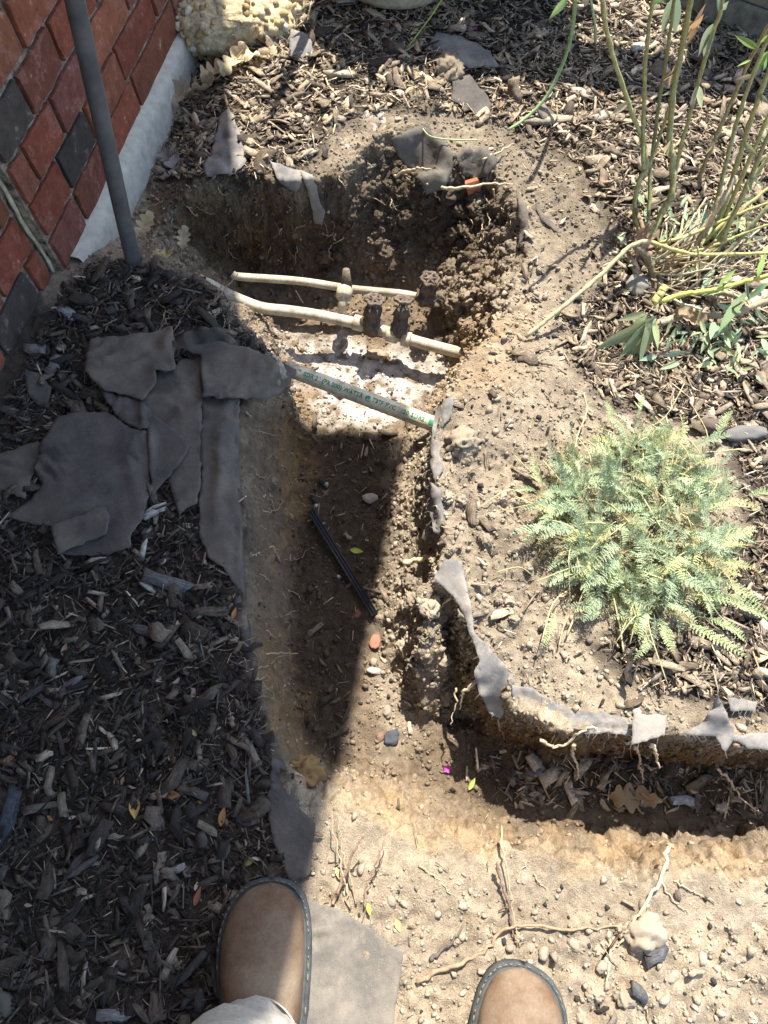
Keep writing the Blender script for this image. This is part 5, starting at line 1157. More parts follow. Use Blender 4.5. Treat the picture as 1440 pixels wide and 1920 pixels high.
# ------------------------------------------------------------------ fallen leaves, petals, chips of note
def leaf_blade(L, W_, nseg=8, curl=.15, fold=.25, twist=0., sharp=1.0):
    v = []; f = []
    for i in range(nseg+1):
        t = i/nseg; w_ = W_*math.sin(math.pi*min(1, t**.8))**sharp*.5+(.0002); zz = curl*L*(math.sin(t*math.pi*.5)**2)
        for j, c in enumerate((-1, -.5, 0, .5, 1)):
            v.append((t*L, c*w_, zz+abs(c)*w_*fold+twist*c*w_*t))
    for i in range(nseg):
        for j in range(4): f.append((i*5+j, (i+1)*5+j, (i+1)*5+j+1, i*5+j+1))
    return np.array(v), f
LEAFM = [mesh('fallen_leaf', *leaf_blade(1, w_, 8, c, fo, tw), M['dryleaf']) for w_, c, fo, tw in ((.36, .1, .3, .1), (.3, .2, .5, -.2), (.42, -.08, .2, .2), (.5, .12, .6, 0))]
def leaf(px_, py_, lpx, ang, col, label, group=None, k=None, lift=.006, name='fallen_leaf'):
    p = G(np.array(float(px_)), np.array(float(py_))).copy(); L = lpx*float((p-CAM)@FW)/F
    o = ob(name, LEAFM[k if k is not None else rr_.randrange(4)], None, p+np.array([0, 0, lift])); o.scale = (L, L, L)
    o.rotation_euler = (rr_.uniform(-.35, .35), rr_.uniform(-.25, .1), ang); o.color = (*col, 1)
    if group: AUTO.append((o, 'leaf scrap', px_, py_, 'orange' if col[2] < col[0]*.33 else ('tan' if col[0] > .4 else 'brown'), ''))
    return tag(o, label, 'leaf', group)
OR, TAN, YEL = (.42, .22, .08), (.46, .34, .2), (.62, .5, .12)
leaf(657, 1033, 25, -.25, (.5, .56, .10), 'bright yellow-green leaf on the shaded trench floor', k=2, lift=.008)
leaf(878, 1482, 26, 1.0, (.36, .42, .12), 'olive green leaf at the shadow edge of the trench bend', k=0)
leaf(690, 1692, 22, -1.4, YEL, 'yellow leaf on the soil between the boots and the trench', k=2)
leaf(742, 1722, 24, -1.2, (.6, .46, .2), 'pale orange leaf below the yellow leaf in front', k=3)
leaf(631, 1625, 22, -1.3, (.62, .5, .22), 'small yellow leaf at the foot of the tan twigs', k=0)
leaf(430, 1127, 22, .9, OR, 'orange leaf touching the ragged point of the fabric strip', k=2)
leaf(437, 1163, 24, 1.3, OR, 'orange leaf on the thin black fabric edge at the trench lip', k=0)
leaf(415, 1550, 38, 1.35, OR, 'long orange leaf upright on the mulch beside the dark fabric patch', k=0)
leaf(366, 1698, 38, 1.2, (.40, .17, .09), 'reddish orange leaf on the mulch left of the boot toe', k=1)
leaf(255, 1495, 40, -1.4, (.55, .36, .13), 'yellow-brown torn leaf on the shaded mulch', k=3)
leaf(315, 1490, 30, -.1, OR, 'crumpled orange leaf right of the torn yellow-brown leaf', k=3)
leaf(8, 1438, 34, .9, OR, 'orange leaf at the left edge of the picture on the mulch', k=2)
leaf(120, 1232, 26, 1.4, (.45, .3, .2), 'small tan leaf upright on the mulch under the fabric pile', k=2)
leaf(90, 1380, 24, -.3, TAN, 'tan leaf scrap beside the mossy stone on the mulch', k=3)
leaf(458, 1620, 26, .4, (.4, .36, .12), 'green-brown leaf on the mulch just above the left boot', k=3)
leaf(258, 1672, 30, .5, (.34, .3, .17), 'drab torn leaf in the mulch left of the boots', k=3)
for a in range(46):
    while True:
        px_, py_ = rr_.uniform(5, 540), rr_.uniform(1000, 1900)
        if inpoly(np.array(px_), np.array(py_), MULCHP[0]) and not covered(np.array([px_]), np.array([py_]))[0]: break
    leaf(px_, py_, rr_.uniform(9, 20), rr_.uniform(0, 6.3), rr_.choice([OR, TAN, (.5, .4, .28), (.32, .2, .1), (.55, .48, .38)]), 'tiny leaf scrap among the shaded bark mulch', 'leaf scraps on the shaded bed')
for a in range(30):
    while True:
        px_, py_ = rr_.uniform(430, 1430), rr_.uniform(40, 1300)
        if inpoly(np.array(px_), np.array(py_), MULCHP[1]): break
    leaf(px_, py_, rr_.uniform(10, 24), rr_.uniform(0, 6.3), rr_.choice([TAN, (.5, .42, .3), (.36, .24, .13), (.6, .52, .4), (.45, .26, .12)]), 'small dry leaf scrap on the sunlit bark bed', 'leaf scraps on the sunlit bed')
def oak(px_, py_, lpx, ang, col, label, curl=.5, lift=.012, tilt=(0, 0)):
    out = []; n = 40
    for i in range(n+1):
        t = i/n; lob = .16+.17*abs(math.sin(t*math.pi*3.6))*(1 if t > .08 else 0); lob *= math.sin(math.pi*min(1, t*.97+.02))**.45; out.append((t, lob))
    V = []; 
    for t, l in out:
        for c in (-1, -.5, 0, .5, 1): V.append((t, c*l, curl*(c*l)**2*3+.10*math.sin(t*7+c)+curl*.25*t*t+.02*math.sin(19*t+5*c)))
    Fc = [(i*5+j, (i+1)*5+j, (i+1)*5+j+1, i*5+j+1) for i in range(n) for j in range(4)]
    p = G(np.array(float(px_)), np.array(float(py_))).copy(); L = lpx*float((p-CAM)@FW)/F
    o = ob('oak_leaf', mesh('oak_leaf', V, Fc, M['dryleaf']), None, p+np.array([0, 0, lift])); o.scale = (L, L, L); o.rotation_euler = (tilt[0], tilt[1], ang); o.color = (*col, 1)
    st = ob('stalk', mesh('stalk', *tube([(-.22, 0, .02), (0, 0, 0), (.9, 0, curl*.2)], [.012, .014, .006], 5), M['dryleaf']), o); st.color = (.4, .28, .14, 1)
    tag(o, label, 'leaf'); return o
oak(1140, 1492, 84, -.16, (.40, .28, .15), 'tan lobed oak leaf lying in the shaded right trench arm', .3, .012)
oak(322, 225, 62, 1.0, (.36, .28, .18), 'curled oak leaf nearest the footing above the pit', .8, .03, (.4, -.2))
oak(352, 205, 66, .3, (.42, .34, .22), 'pale oak leaf spread in the leaf heap below the pebbly block', .6, .035, (-.3, -.2))
oak(385, 182, 62, .6, (.5, .38, .22), 'light tan oak leaf at the right of the leaf heap', .7, .05, (.2, .1))
oak(330, 300, 56, -1.3, (.33, .3, .27), 'grey-brown oak leaf hanging down below the leaf heap', .6, .02, (.3, .3))
oak(308, 292, 44, -1.0, (.28, .25, .22), 'dark curled oak leaf beside the footing', .8, .02, (.5, 0))
oak(420, 160, 70, .8, (.62, .5, .3), 'sunlit tan oak leaf at the foot of the pebbly block', .35, .03, (.1, -.2))
oak(462, 132, 62, .2, (.66, .54, .33), 'sunlit pale oak leaf right of the tan one at the pebbly block', .3, .03, (-.2, 0))
oak(268, 462, 48, .9, (.55, .42, .24), 'yellowish oak leaf leaning on the foot of the conduit', .8, .03, (.5, -.4))
oak(292, 500, 50, -.3, (.6, .47, .25), 'crumpled golden oak leaf right of the conduit foot', .8, .03, (-.4, -.2))
oak(345, 478, 40, 1.3, (.52, .42, .27), 'narrow tan oak leaf upright above the pipe ends', .7, .02, (.4, -.5))
oak(1185, 500, 60, 1.2, (.34, .2, .12), 'russet leaf at the base of the tall stems', .6, .03, (.4, -.3))
oak(1255, 600, 56, -.5, (.42, .3, .18), 'brown leaf under the wilted green leaves', .7, .03, (.3, .1))
oak(1288, 520, 50, .5, (.38, .26, .15), 'dark tan leaf among the basal stems', .8, .03, (.4, .2))
def petal(px_, py_, r, label):
    p = G(np.array(float(px_)), np.array(float(py_))).copy(); s = r*float((p-CAM)@FW)/F; ps = []
    for k in range(5):
        a = k*1.257+rr_.uniform(-.2, .2); v, f = leaf_blade(s, s*.8, 4, .35, .3); c_, s_ = math.cos(a), math.sin(a)
        ps.append((np.stack([v[:, 0]*c_-v[:, 1]*s_, v[:, 0]*s_+v[:, 1]*c_, v[:, 2]+.004], 1)+p, f))
    thing('flower', *join(ps), M['petal'], label, 'flower')
petal(838, 1442, 8, 'magenta flower lying at the trench bend'); petal(891, 58, 5, 'tiny magenta flower on the bark behind the pit'); petal(149, 1213, 4, 'tiny magenta petal on the shaded mulch')
# split wood pieces large enough to stand out
def wood(px_, py_, lpx, wpx, ang, col, label, tilt=0., dz=.005):
    p = G(np.array(float(px_)), np.array(float(py_))).copy(); s = float((p-CAM)@FW)/F
    V, Gc, b_ = chip_geo(np.zeros(1), np.zeros(1), np.zeros(1), np.array([lpx*s]), np.array([wpx/lpx]), np.array([wpx*s*.45]), np.zeros(1), np.random.default_rng(int(px_)), 4)
    rngs = np.random.default_rng(int(px_)); y0 = rngs.uniform(0, 2*math.pi, 1)[0]
    me = mesh('wood_piece', V[0].reshape(-1, 3), cf, M['chip'], False, np.array(col), {'gc': Gc[0].reshape(-1, 3)})
    o = ob('wood_piece', me, None, p+np.array([0, 0, dz+wpx*s*.25])); o.rotation_euler = (0, tilt, ang-y0); tag(o, label, 'wood piece')
wood(1288, 1503, 88, 20, .02, (.42, .4, .38), 'grey squared wood piece lying in the right trench arm')
wood(1025, 233, 95, 20, 0, (.42, .34, .24), 'pale straight wood piece at the end of the green stalk')
wood(995, 1450, 40, 14, -.1, (.2, .19, .18), 'small grey wood piece in the shade of the right trench arm')
wood(312, 1095, 92, 26, -.35, (.13, .125, .12), 'long grey bark piece on the mulch below the fabric strip')
wood(292, 1110, 60, 13, -.6, (.4, .38, .34), 'whitish splinter lying below the long grey bark piece')
wood(185, 1055, 50, 14, .1, (.42, .38, .3), 'pale splinter at the lower edge of the largest fabric sheet')
wood(290, 965, 48, 18, .5, (.36, .34, .3), 'pale grey chip between the fabric sheet and strip')
wood(276, 1015, 66, 11, 1.5, (.44, .4, .32), 'upright pale splinter below the fabric strip')
wood(72, 660, 42, 22, -.35, (.22, .2, .17), 'grey brown chip beside the upper fabric flap')
wood(106, 690, 36, 24, 1.1, (.17, .155, .14), 'stubby chip right of the grey brown chip')
wood(130, 595, 60, 20, -.7, (.32, .34, .35), 'silvery chip at the corner of the brick wall')
wood(20, 1530, 110, 30, 1.35, (.06, .062, .07), 'large dark bark slab at the left edge of the mulch')
wood(340, 1830, 130, 18, .65, (.055, .05, .046), 'longest dark bark stick beside the left boot')
wood(160, 1840, 60, 9, 1.5, (.36, .33, .28), 'thin upright pale splinter left of the boots')
wood(156, 1625, 66, 18, .5, (.12, .105, .09), 'brown bark piece slanting in the middle of the mulch')
wood(330, 1630, 42, 14, .3, (.3, .28, .25), 'light grey chip on the mulch above the boot')
wood(104, 1255, 34, 22, 1.4, (.17, .16, .13), 'blunt mossy bark chip on the mulch')
wood(130, 1290, 74, 14, .55, (.15, .14, .14), 'grey bark splinter below the blunt mossy chip')
wood(225, 1900, 62, 20, -.05, (.22, .215, .21), 'broad grey chip at the lower edge left of the boot')
wood(745, 105, 54, 20, -.9, (.2, .15, .11), 'thick split chip on the sunlit bark behind the pit')
wood(640, 145, 56, 18, .2, (.5, .42, .3), 'pale broad chip on the sunlit bark behind the pit')
wood(960, 178, 62, 14, -.5, (.36, .29, .2), 'tan chip right of the dark fabric patch')
wood(1200, 95, 60, 18, .5, (.5, .44, .36), 'pale chip lying among the tall stems')
wood(860, 1700, 84, 14, .75, (.1, .09, .08), 'dark bark stick on the clods before the right boot') if False else None
wood(1195, 1860, 56, 24, -1.0, (.12, .115, .11), 'dark flat chip in the soil at the lower right')
wood(1226, 1790, 44, 22, .5, (.1, .1, .105), 'dark slab under the cracked clod')

# ------------------------------------------------------------------ ferny silver plant
def frond_mesh(L, seed, wide):
    r = np.random.default_rng(seed); n = 17; t = np.linspace(0, 1, 26)
    arch = r.uniform(.2, .42)*L; sway = r.uniform(-.35, .35)*L
    cx_ = t*L; cz = arch*np.sin(t*math.pi*.72)*.9-.12*L*t*t; cy_ = sway*t*t
    spine = np.stack([cx_, cy_, cz], 1); V = []; Fc = []
    ps = [tube(spine, np.linspace(.0011, .0004, 26), 4)]
    for i in range(n):
        u = .22+.77*i/(n-1); c = np.array([np.interp(u, t, spine[:, k]) for k in range(3)]); w_ = wide*(math.sin(math.pi*(.12+.86*(i+.5)/n))**.7)
        for s in (-1, 1):
            l = w_*r.uniform(.8, 1.15); ang = s*math.radians(r.uniform(48, 68)); d = np.array([math.cos(ang), math.sin(ang), r.uniform(.05, .5)]); d /= np.linalg.norm(d)
            pr = np.array([-d[1], d[0], 0]); tw = r.uniform(-.5, .5); up = np.array([0, 0, 1.]); v = []; f = []
            m = 4
            for k in range(m):                      # lobes of the leaflet, alternately
                q = c+d*l*(k+.2)/m; lob = l*.30*(1-.14*k)
                for s2 in (-1, 1):
                    e = d*.75+pr*s2*.8+up*(r.uniform(-.1, .5)+tw*s2*.3); e /= np.linalg.norm(e); b0 = len(v)
                    v += [q-pr*s2*.0004, q+d*l*.24, q+e*lob*1.05, q+e*lob*.5+pr*s2*lob*.25]; f += [(b0, b0+1, b0+2, b0+3)]
            b0 = len(v); v += [c+pr*.0005, c-pr*.0005, c+d*l*1.1]; f += [(b0, b0+1, b0+2)]
            ps.append((np.array(v), f))
    return mesh('frond', *join(ps), M['yarrow'], False)
rp = random.Random(3)
FRM = [frond_mesh(rp.uniform(.075, .12), 900+i, rp.uniform(.012, .018)) for i in range(14)]
yc = G(np.array(1185.), np.array(985.)); yar = empty('fern_leaf_plant', tuple(yc)); tag(yar, 'low silvery green plant with feathery leaves on the right bank', 'plant')
crowns = [(1095, 905, 1.), (1170, 880, .9), (1250, 880, 1.), (1315, 925, .9), (1060, 985, .9), (1140, 975, 1.), (1215, 970, 1.), (1290, 1000, 1.), (1085, 1060, .9), (1180, 1050, 1.), (1255, 1075, 1.), (1325, 1050, .7), (1045, 930, .8), (1215, 1125, .9), (1140, 1110, .7), (1190, 835, .6)]
cen = P(1190, 985, 0)
for i in range(285):
    c = crowns[i % len(crowns)]; px_, py_ = 1190+.92*(c[0]-1190)+rp.gauss(0, 22), 985+.92*(c[1]-985)+rp.gauss(0, 22)
    p = G(np.array(px_), np.array(py_)); q = p-cen; out_ = math.atan2(q[1], q[0]); rad = math.hypot(q[0], q[1])
    a = out_+rp.gauss(0, 1.15 if rad > .06 else 1.9)
    o = ob('frond', FRM[rp.randrange(14)], yar, Vector(p+np.array([0, 0, rp.uniform(.0, .030)*(1.2-min(1, rad/.2))]))-yar.location)
    s = rp.uniform(.6, 1.05)*(.95 if rad < .12 else .85); o.scale = (s, s, s)
    o.rotation_euler = (rp.gauss(0, .85), -rp.uniform(-.2, .62)*(1 if rad < .15 else .5), a)
    c_ = np.array(rp.choice([(.42, .50, .34), (.44, .50, .35), (.38, .47, .32), (.48, .52, .30), (.50, .50, .26), (.34, .42, .28), (.46, .40, .24)]))*np.array([1.0, 1.0, .9])*rp.uniform(.75, 1.2); o.color = (*c_, 1)
fol = []
FV = []; FF = []
for me in FRM:
    vv_ = np.zeros(len(me.vertices)*3); me.vertices.foreach_get('co', vv_); FV.append(vv_.reshape(-1, 3)); FF.append([tuple(q_.vertices) for q_ in me.polygons])
for i in range(240):
        c = crowns[i % len(crowns)]; px_, py_ = 1190+.9*(c[0]-1190)+rp.gauss(0, 24), 985+.9*(c[1]-985)+rp.gauss(0, 24); p = G(np.array(px_), np.array(py_)); k = rp.randrange(14)
        from mathutils import Euler
        R_ = np.array(Euler((rp.gauss(0, .7), -rp.uniform(-.1, .9), rp.uniform(0, 6.3))).to_matrix()); s = rp.uniform(.4, .75)
        fol.append((FV[k]@R_.T*s+p+np.array([0, 0, rp.uniform(0, .03)]), FF[k]))
fo_ = part('foliage', *join(fol), M['yarrow'], yar, smooth=False); fo_['kind'] = 'stuff'; fo_.color = (.40, .47, .28, 1)
def extra(px_, py_, ang, s, col=(.40, .47, .24), up=.15):
    p = G(np.array(float(px_)), np.array(float(py_))); o = ob('frond', FRM[rp.randrange(14)], yar, Vector(p+np.array([0, 0, .014]))-yar.location); o.scale = (s, s, s); o.rotation_euler = (rp.uniform(-.3, .3), -up, ang); o.color = (*col, 1)
for e_ in [(1205, 1185, -2.0, .75), (1290, 1120, -.25, 1.1), (1265, 1160, -1.0, 1.1), (1225, 1150, -1.55, .9), (1040, 1145, -2.2, .75), (1380, 940, .2, .6), (1330, 850, 1.3, .7), (1190, 800, 1.6, .55), (1150, 820, 2.0, .6), (1320, 1080, -.9, .9), (1010, 930, 3.0, .5), (1300, 1160, -.5, .9)]: extra(*e_)
for i in range(110):                                  # dry straw among the leaves
    c = crowns[rp.randrange(len(crowns))]; px_, py_ = c[0]+rp.gauss(-10, 28), c[1]+rp.gauss(0, 28); p = G(np.array(px_), np.array(py_)); a = rp.uniform(0, 6.3); L = rp.uniform(.05, .14)
    q = np.array([p+[0, 0, .01], p+[math.cos(a)*L*.4, math.sin(a)*L*.4, rp.uniform(.02, .05)], p+[math.cos(a+.3)*L, math.sin(a+.3)*L, rp.uniform(.005, .05)]])
    o = part('straw', *tube(smoothpath(q, 9), .0010, 5), M['stem'], yar); k = rp.uniform(.75, 1.2); o.color = (.50*k, .44*k, .22*k, 1)
for a in (([(1085, 905), (1075, 840), (1092, 790), (1085, 760)], .0016), ([(1060, 1195), (1080, 1140), (1100, 1075)], .0018), ([(1045, 1215), (1052, 1180), (1066, 1150)], .0013), ([(1165, 1225), (1155, 1180), (1140, 1130)], .0016)):
    q = np.array([G(np.array(float(x_)), np.array(float(y_)))+np.array([0, 0, .012+.01*i]) for i, (x_, y_) in enumerate(a[0])]); o = part('straw', *tube(smoothpath(q, 14), a[1], 6), M['stem'], yar); o.color = (.52, .42, .24, 1)

# ------------------------------------------------------------------ tall stemmed perennial
pb_ = G(np.array(1250.), np.array(480.)); per = empty('tall_stemmed_plant', tuple(pb_)); tag(per, 'tall perennial with bare yellow-green stems and wilted leaves at the right', 'plant')
GRN, YEL2, BRN = (.31, .29, .125), (.38, .35, .13), (.25, .19, .11)
def stem(pts, r, col, tip=.75, n=None):
    q = smoothpath([P(a, b, c) for a, b, c in pts], n or 6*len(pts)); q[1:-1] += RNG.normal(0, .0006, (len(q)-2, 3))
    rr = r*np.linspace(1, tip, len(q)); rr[2::5] *= 1.22 if len(q) > 20 else 1.06
    o = part('stem', *tube(q, rr, 8), M['stem'], per); k = rp.uniform(.9, 1.1); o.color = (col[0]*k, col[1]*k, col[2]*k, 1); return o
stem([(1215, 462, .0), (1200, 435, .02), (1190, 398, .045), (1196, 345, .09), (1212, 312, .115), (1206, 270, .15), (1178, 190, .23), (1148, 100, .32), (1130, 10, .41), (1122, -60, .47)], .0050, GRN)
stem([(1212, 318, .11), (1206, 300, .13), (1208, 180, .23), (1213, 80, .33), (1226, -20, .42)], .0042, GRN)
stem([(1213, 470, .0), (1216, 400, .035), (1222, 300, .11), (1236, 190, .21), (1254, 80, .31), (1266, -20, .41)], .0042, (.22, .22, .10))
stem([(1214, 318, .11), (1232, 270, .15), (1252, 210, .2), (1258, 190, .215)], .0034, GRN)
stem([(1212, 460, 0), (1240, 400, .04), (1260, 358, .08), (1261, 300, .13), (1256, 260, .165), (1263, 170, .25), (1281, 80, .33), (1300, -30, .43)], .0068, GRN)
stem([(1262, 345, .08), (1276, 280, .14), (1308, 160, .26), (1332, 80, .35), (1350, 20, .42), (1364, -30, .47)], .0045, GRN)
stem([(1310, 340, .0), (1318, 315, .03), (1340, 262, .09), (1372, 190, .16), (1408, 110, .25), (1452, 30, .34)], .0050, (.30, .24, .11))
stem([(1338, 400, .0), (1352, 345, .05), (1378, 240, .15), (1412, 140, .26), (1460, 30, .37)], .0050, (.36, .34, .17))
stem([(1332, 450, .0), (1362, 372, .08), (1395, 265, .19), (1425, 175, .28), (1470, 60, .38)], .0056, GRN)
stem([(1345, 440, .0), (1385, 345, .11), (1425, 255, .2), (1475, 140, .3)], .0048, YEL2)
stem([(1335, 490, .02), (1372, 410, .10), (1408, 330, .18), (1470, 190, .3)], .0054, GRN)
stem([(1310, 505, .01), (1350, 440, .06), (1410, 340, .14), (1470, 250, .22)], .0046, GRN)
stem([(1330, 505, .02), (1380, 455, .06), (1430, 400, .11), (1480, 350, .15)], .0058, (.2, .2, .1))
stem([(1300, 475, .01), (1350, 425, .05), (1400, 385, .08), (1470, 330, .12)], .0042, YEL2)
stem([(1218, 453, .085), (1250, 464, .08), (1300, 476, .07), (1370, 477, .07), (1460, 473, .08)], .0042, YEL2)
stem([(1236, 455, .05), (1290, 442, .06), (1350, 415, .085), (1400, 395, .105), (1470, 370, .13)], .0036, YEL2)
stem([(1260, 482, .03), (1330, 463, .05), (1390, 440, .075), (1470, 410, .11)], .0034, YEL2)
stem([(1236, 566, .07), (1280, 552, .07), (1330, 545, .07), (1372, 535, .08), (1415, 522, .09), (1470, 512, .11)], .0050, (.42, .40, .10))
stem([(986, 632, .012), (1030, 596, .03), (1080, 556, .05), (1130, 512, .068), (1172, 470, .085), (1196, 456, .09), (1220, 453, .085)], .0046, (.38, .32, .18), 1.0)
stem([(1190, 462, .085), (1212, 480, .06), (1222, 510, .02), (1228, 535, -.005)], .0062, BRN, 1.2)
stem([(1214, 455, .02), (1206, 430, .05), (1193, 392, .06)], .0062, BRN)
stem([(1222, 530, -.005), (1250, 500, .03), (1258, 486, .045)], .0050, BRN)
stem([(1270, 568, .01), (1310, 588, .02), (1345, 592, .025), (1380, 588, .03), (1402, 578, .035), (1450, 560, .04)], .0066, (.34, .27, .17), .9)
stem([(1330, 546, .02), (1372, 552, .03), (1392, 568, .03), (1400, 580, .03)], .0056, (.36, .29, .18), .8)
stem([(1240, 520, .0), (1290, 470, .03), (1330, 420, .08), (1350, 370, .12)], .0062, BRN, .7)
stem([(1262, 500, .0), (1310, 440, .05), (1350, 385, .10), (1380, 330, .14)], .0064, (.36, .3, .2), .7)
stem([(1225, 568, .07), (1238, 550, .08), (1248, 536, .088)], .0080, (.42, .38, .14), 1.0)
for i in range(95):                                  # dry old stalks around the base
    bx, by = rp.gauss(1268, 42), rp.gauss(500, 36); a = rp.gauss(.55, .5); l = rp.uniform(40, 150); z1 = rp.uniform(.01, .10)
    o = stem([(bx, by, .004), (bx+l*.5*math.cos(a), by-l*.5*math.sin(a), z1*.6), (bx+l*math.cos(a+.1), by-l*math.sin(a+.1), z1)], rp.uniform(.0012, .0036), rp.choice([(.46, .38, .25), (.36, .28, .17), (.52, .46, .34), (.3, .22, .13)]), .6, 9)
PLF = [mesh('leaf', *leaf_blade(1, w_, 10, c, fo, tw, 1.1), M['leaf']) for w_, c, fo, tw in ((.22, -.2, .25, .15), (.2, .25, .35, -.2), (.26, -.35, .3, .1), (.17, .1, .5, .4))]
def pleaf(a, b, col, k=0, roll=0., parent=None, name='leaf'):
    p0, p1 = P(*a), P(*b); d = Vector(p1-p0); L = d.length
    o = ob(name, PLF[k], parent or per); x_ = d.normalized(); c_ = Vector(CAM-p0).normalized(); y_ = c_.cross(x_).normalized(); z_ = x_.cross(y_)
    m = Matrix((x_, y_, z_)).transposed().to_4x4() @ Matrix.Rotation(roll, 4, 'X'); m.translation = Vector(p0)-(parent or per).location
    o.matrix_local = m @ Matrix.Scale(L, 4); q = rp.uniform(.85, 1.15); o.color = (col[0]*q, col[1]*q, col[2]*q, 1); return o
LG, WG, SG, DRY = (.28, .40, .12), (.30, .36, .20), (.30, .38, .26), (.45, .28, .14)
pleaf((1424, 92, .30), (1377, 66, .31), LG, 0); pleaf((1408, 112, .26), (1380, 127, .25), LG, 3, .4); pleaf((1414, 138, .25), (1446, 90, .3), LG, 1)
pleaf((1418, 145, .25), (1410, 145, .24), LG, 2); pleaf((1441, 95, .3), (1414, 142, .24), (.2, .34, .12), 2, .5); pleaf((1425, 80, .3), (1455, 60, .33), LG, 0, .3)
pleaf((1348, 24, .42), (1338, -30, .47), SG, 3, .6); pleaf((1352, 20, .42), (1376, -10, .46), SG, 1)
pleaf((1338, 44, .4), (1320, 100, .31), (.25, .3, .2), 3, .8); pleaf((1334, 60, .38), (1330, 92, .33), (.25, .3, .2), 1, .5)
pleaf((1264, -6, .4), (1250, 60, .3), (.24, .3, .2), 3, .7); pleaf((1270, -10, .4), (1274, 40, .33), (.24, .3, .2), 1, .4); pleaf((1262, 10, .37), (1258, 70, .29), (.24, .3, .2), 0, 1.)
pleaf((1222, 4, .4), (1250, 2, .4), LG, 0); pleaf((1290, 60, .34), (1320, 10, .4), DRY, 1, .5); pleaf((1286, 75, .33), (1332, 20, .38), DRY, 2, .8); pleaf((1282, 90, .31), (1310, 50, .34), (.36, .24, .13), 3, .3); pleaf((1278, 105, .3), (1240, 160, .22), (.38, .3, .18), 2, .9); pleaf((1276, 110, .3), (1262, 150, .24), (.38, .3, .18), 1, .2); pleaf((1270, 130, .28), (1234, 165, .22), (.36, .28, .17), 3, .9)
pleaf((1382, 530, .085), (1322, 546, .08), WG, 2, .3); pleaf((1345, 540, .08), (1384, 500, .1), LG, 0); pleaf((1372, 538, .08), (1326, 548, .075), (.36, .44, .22), 0, .6)
pleaf((1400, 545, .08), (1350, 635, .03), (.22, .32, .16), 1, .3); pleaf((1398, 527, .09), (1408, 568, .07), SG, 3, .4); pleaf((1420, 520, .1), (1436, 470, .13), LG, 0); pleaf((1440, 530, .1), (1400, 560, .08), (.2, .32, .16), 2, .2)
for b_ in ((1155, 672, .03), (1172, 670, .02), (1185, 655, .03), (1206, 700, .02), (1168, 610, .05), (1150, 650, .04), (1216, 650, .03), (1196, 640, .04), (1164, 690, .015), (1180, 690, .012), (1225, 625, .04)):
    pleaf((1222+rp.uniform(-16, 12), 585+rp.uniform(-10, 22), .06), (b_[0]+rp.uniform(-14, 14), b_[1]+rp.uniform(-22, 10), b_[2]), (.33, .38, .19) if rp.random() > .4 else (.26, .3, .17), rp.choice([0, 1, 2]), rp.uniform(-1.2, 1.2))
for i in range(225):                                 # small silvery shoots round the base
    if i < 130: px_, py_ = rp.gauss(1300, 55), rp.gauss(435, 32)
    else: px_, py_ = rp.gauss(1350, 60), rp.gauss(630, 28)
    z0 = rp.uniform(.0, .03); a = rp.uniform(0, 6.3); l = rp.uniform(14, 38)
    pleaf((px_, py_, z0), (px_+l*math.cos(a), py_+l*math.sin(a), z0+rp.uniform(0, .03)), rp.choice([(.36, .44, .26), (.30, .40, .26), (.40, .44, .22)]), rp.randrange(4), rp.uniform(-1, 1))
for i in range(46):                                  # withered leaves and side shoots on the stems
    a0 = rp.choice([(1196, 345, .09), (1206, 270, .15), (1178, 190, .23), (1208, 180, .23), (1236, 190, .21), (1256, 260, .165), (1263, 170, .25), (1308, 160, .26), (1340, 262, .09), (1378, 240, .15), (1412, 140, .26), (1395, 265, .19), (1425, 175, .28), (1385, 345, .11), (1425, 255, .2), (1408, 330, .18), (1410, 340, .14), (1400, 385, .08), (1350, 425, .05), (1372, 410, .1)])
    a = rp.uniform(.2, 2.9); l = rp.uniform(8, 30)
    pleaf(a0, (a0[0]+l*math.cos(a), a0[1]+l*math.sin(a), a0[2]-rp.uniform(-.005, .015)), rp.choice([(.42, .34, .2), (.34, .25, .14), (.30, .36, .2), (.36, .4, .22)]), rp.randrange(4), rp.uniform(-1.3, 1.3))
gs1 = empty('green_stalk', tuple(P(955, 242, 0))); tag(gs1, 'long smooth green stalk arching down onto the bark behind the pit', 'plant stalk')
q = smoothpath([P(952, 244, .004), P(985, 222, .012), P(1022, 185, .04), P(1050, 132, .09), P(1068, 80, .15), P(1076, 30, .22), P(1079, -30, .30), P(1078, -90, .36)], 34)
o = part('stalk', *tube(q, .0046*np.linspace(.75, 1.1, 34), 10), M['stem'], gs1); o.color = (.26, .36, .17, 1)
for (a, b, k_) in (((1066, -6, .26), (1028, 38, .22), 0),):
    o = pleaf(a, b, (.34, .5, .2), 2, 0, gs1)
gs2 = empty('grass_blade', tuple(P(765, 92, 0))); tag(gs2, 'thin green grass blade leaning in front of the flowerpot', 'grass blade')
q = smoothpath([P(762, 92, .0), P(790, 55, .03), P(815, 20, .07), P(838, -20, .12), P(850, -60, .15)], 16); o = part('blade', *tube(q, .0028*np.linspace(.6, 1, 16), 6), M['stem'], gs2); o.color = (.32, .46, .12, 1)
gs3 = empty('thin_tendril', tuple(P(840, 262, 0))); tag(gs3, 'thin green-tipped tendril lying behind the brown fabric flap', 'tendril')
q = smoothpath([P(790, 238, .02), P(808, 256, .03), P(850, 262, .03), P(898, 262, .01)], 16); o = part('tendril', *tube(q, .0016, 6), M['stem'], gs3); o.color = (.40, .46, .22, 1)
gs4 = empty('green_stalk', tuple(P(1112, 86, 0))); tag(gs4, 'short thin green stalk standing among bark near the top', 'plant stalk')
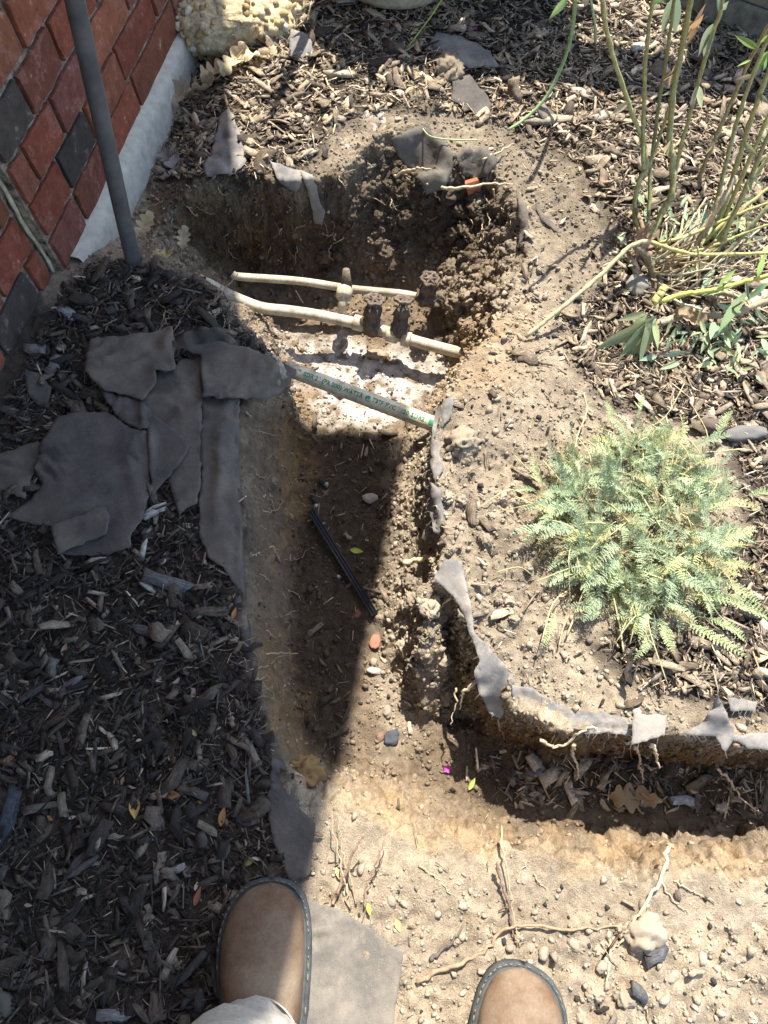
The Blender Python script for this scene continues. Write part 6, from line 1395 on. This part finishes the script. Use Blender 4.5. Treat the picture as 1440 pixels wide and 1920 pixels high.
q = smoothpath([P(1116, 88, .0), P(1116, 50, .05), P(1108, 0, .1), P(1106, -50, .15)], 12); o = part('stalk', *tube(q, .0034, 8), M['stem'], gs4); o.color = (.4, .45, .2, 1)
# leaves of the potted plants, mostly above the frame
for pt_, cc_, nm_ in ((pot, pc, 'pot'), (pot2, pk, 'pot2')):
    for i in range(46):
        a = rp.uniform(0, 6.3); r_ = rp.uniform(.02, .13); L = rp.uniform(.12, .22); el = rp.uniform(.5, 1.3)
        p0 = cc_+np.array([math.cos(a)*r_, math.sin(a)*r_, .25 if nm_ == 'pot' else .17]); p0 = np.array(p0)
        o = ob('leaf', PLF[rp.randrange(4)], pt_, Vector(p0)-pt_.location); o.scale = (L, L, L); o.rotation_euler = (0, -el, a); k = rp.uniform(.8, 1.2); o.color = (.12*k, .22*k, .06*k, 1)

# ------------------------------------------------------------------ say which one each of the small loose things is
MARKS = [('the cuffed boot', 505, 1760), ('the cuffless boot', 960, 1880), ('the largest black fabric sheet', 180, 900), ('the conduit foot', 250, 490), ('the pebbly block', 455, 60), ('the muddy valves', 740, 570),
         ('the fabric tongue', 905, 1220), ('the black strip', 640, 1060), ('the ferny plant', 1190, 985), ('the tall stems', 1250, 480), ('the oak leaf in the trench', 1180, 1500), ('the flowerpot', 750, 15),
         ('the green stalk foot', 955, 240), ('the dark fabric patch', 545, 1530), ('the fabric strip point', 445, 1090), ('the largest round clod', 866, 836), ('the lettered pipe', 680, 745), ('the peaked fabric flap', 1350, 1350),
         ('the wilted leaves', 1190, 630), ('the terracotta shard', 885, 370), ('the dangling strip', 590, 370), ('the upper fabric flap', 245, 670), ('the stout split root', 790, 1046), ('the cracked clod', 1203, 1757), ('the orange clay clod', 575, 1455)]
ORD = ['', 'second', 'third', 'fourth', 'fifth', 'sixth', 'seventh', 'eighth', 'ninth', 'tenth', 'eleventh', 'twelfth', 'thirteenth', 'fourteenth', 'fifteenth', 'sixteenth', 'seventeenth', 'eighteenth', 'nineteenth', 'twentieth']+['farther']*60
bins = {}
for o, noun, a, b, tone, shape in AUTO:
    ds = [(math.hypot(a-mx, b-my), nm_, mx, my) for nm_, mx, my in MARKS]; d, nm_, mx, my = min(ds)
    dx, dy = a-mx, b-my
    lr, fb = ('right of' if dx > 0 else 'left of'), ('in front' if dy > 0 else 'behind')
    rel = lr if abs(dx) > 2.2*abs(dy) else (('in front of' if dy > 0 else 'behind') if abs(dy) > 2.2*abs(dx) else f'{fb} and {lr}')
    bins.setdefault((noun, tone, shape, nm_, rel), []).append((d, o))
for (noun, tone, shape, nm_, rel), l in bins.items():
    l.sort(key=lambda q: q[0]); base_ = ' '.join(q for q in (shape, tone, noun) if q)
    for i, (d, o) in enumerate(l):
        o['label'] = f'{base_} {rel} {nm_}' if len(l) == 1 else f"{(ORD[i]+' ') if i else ''}nearest {base_} {rel} {nm_}"
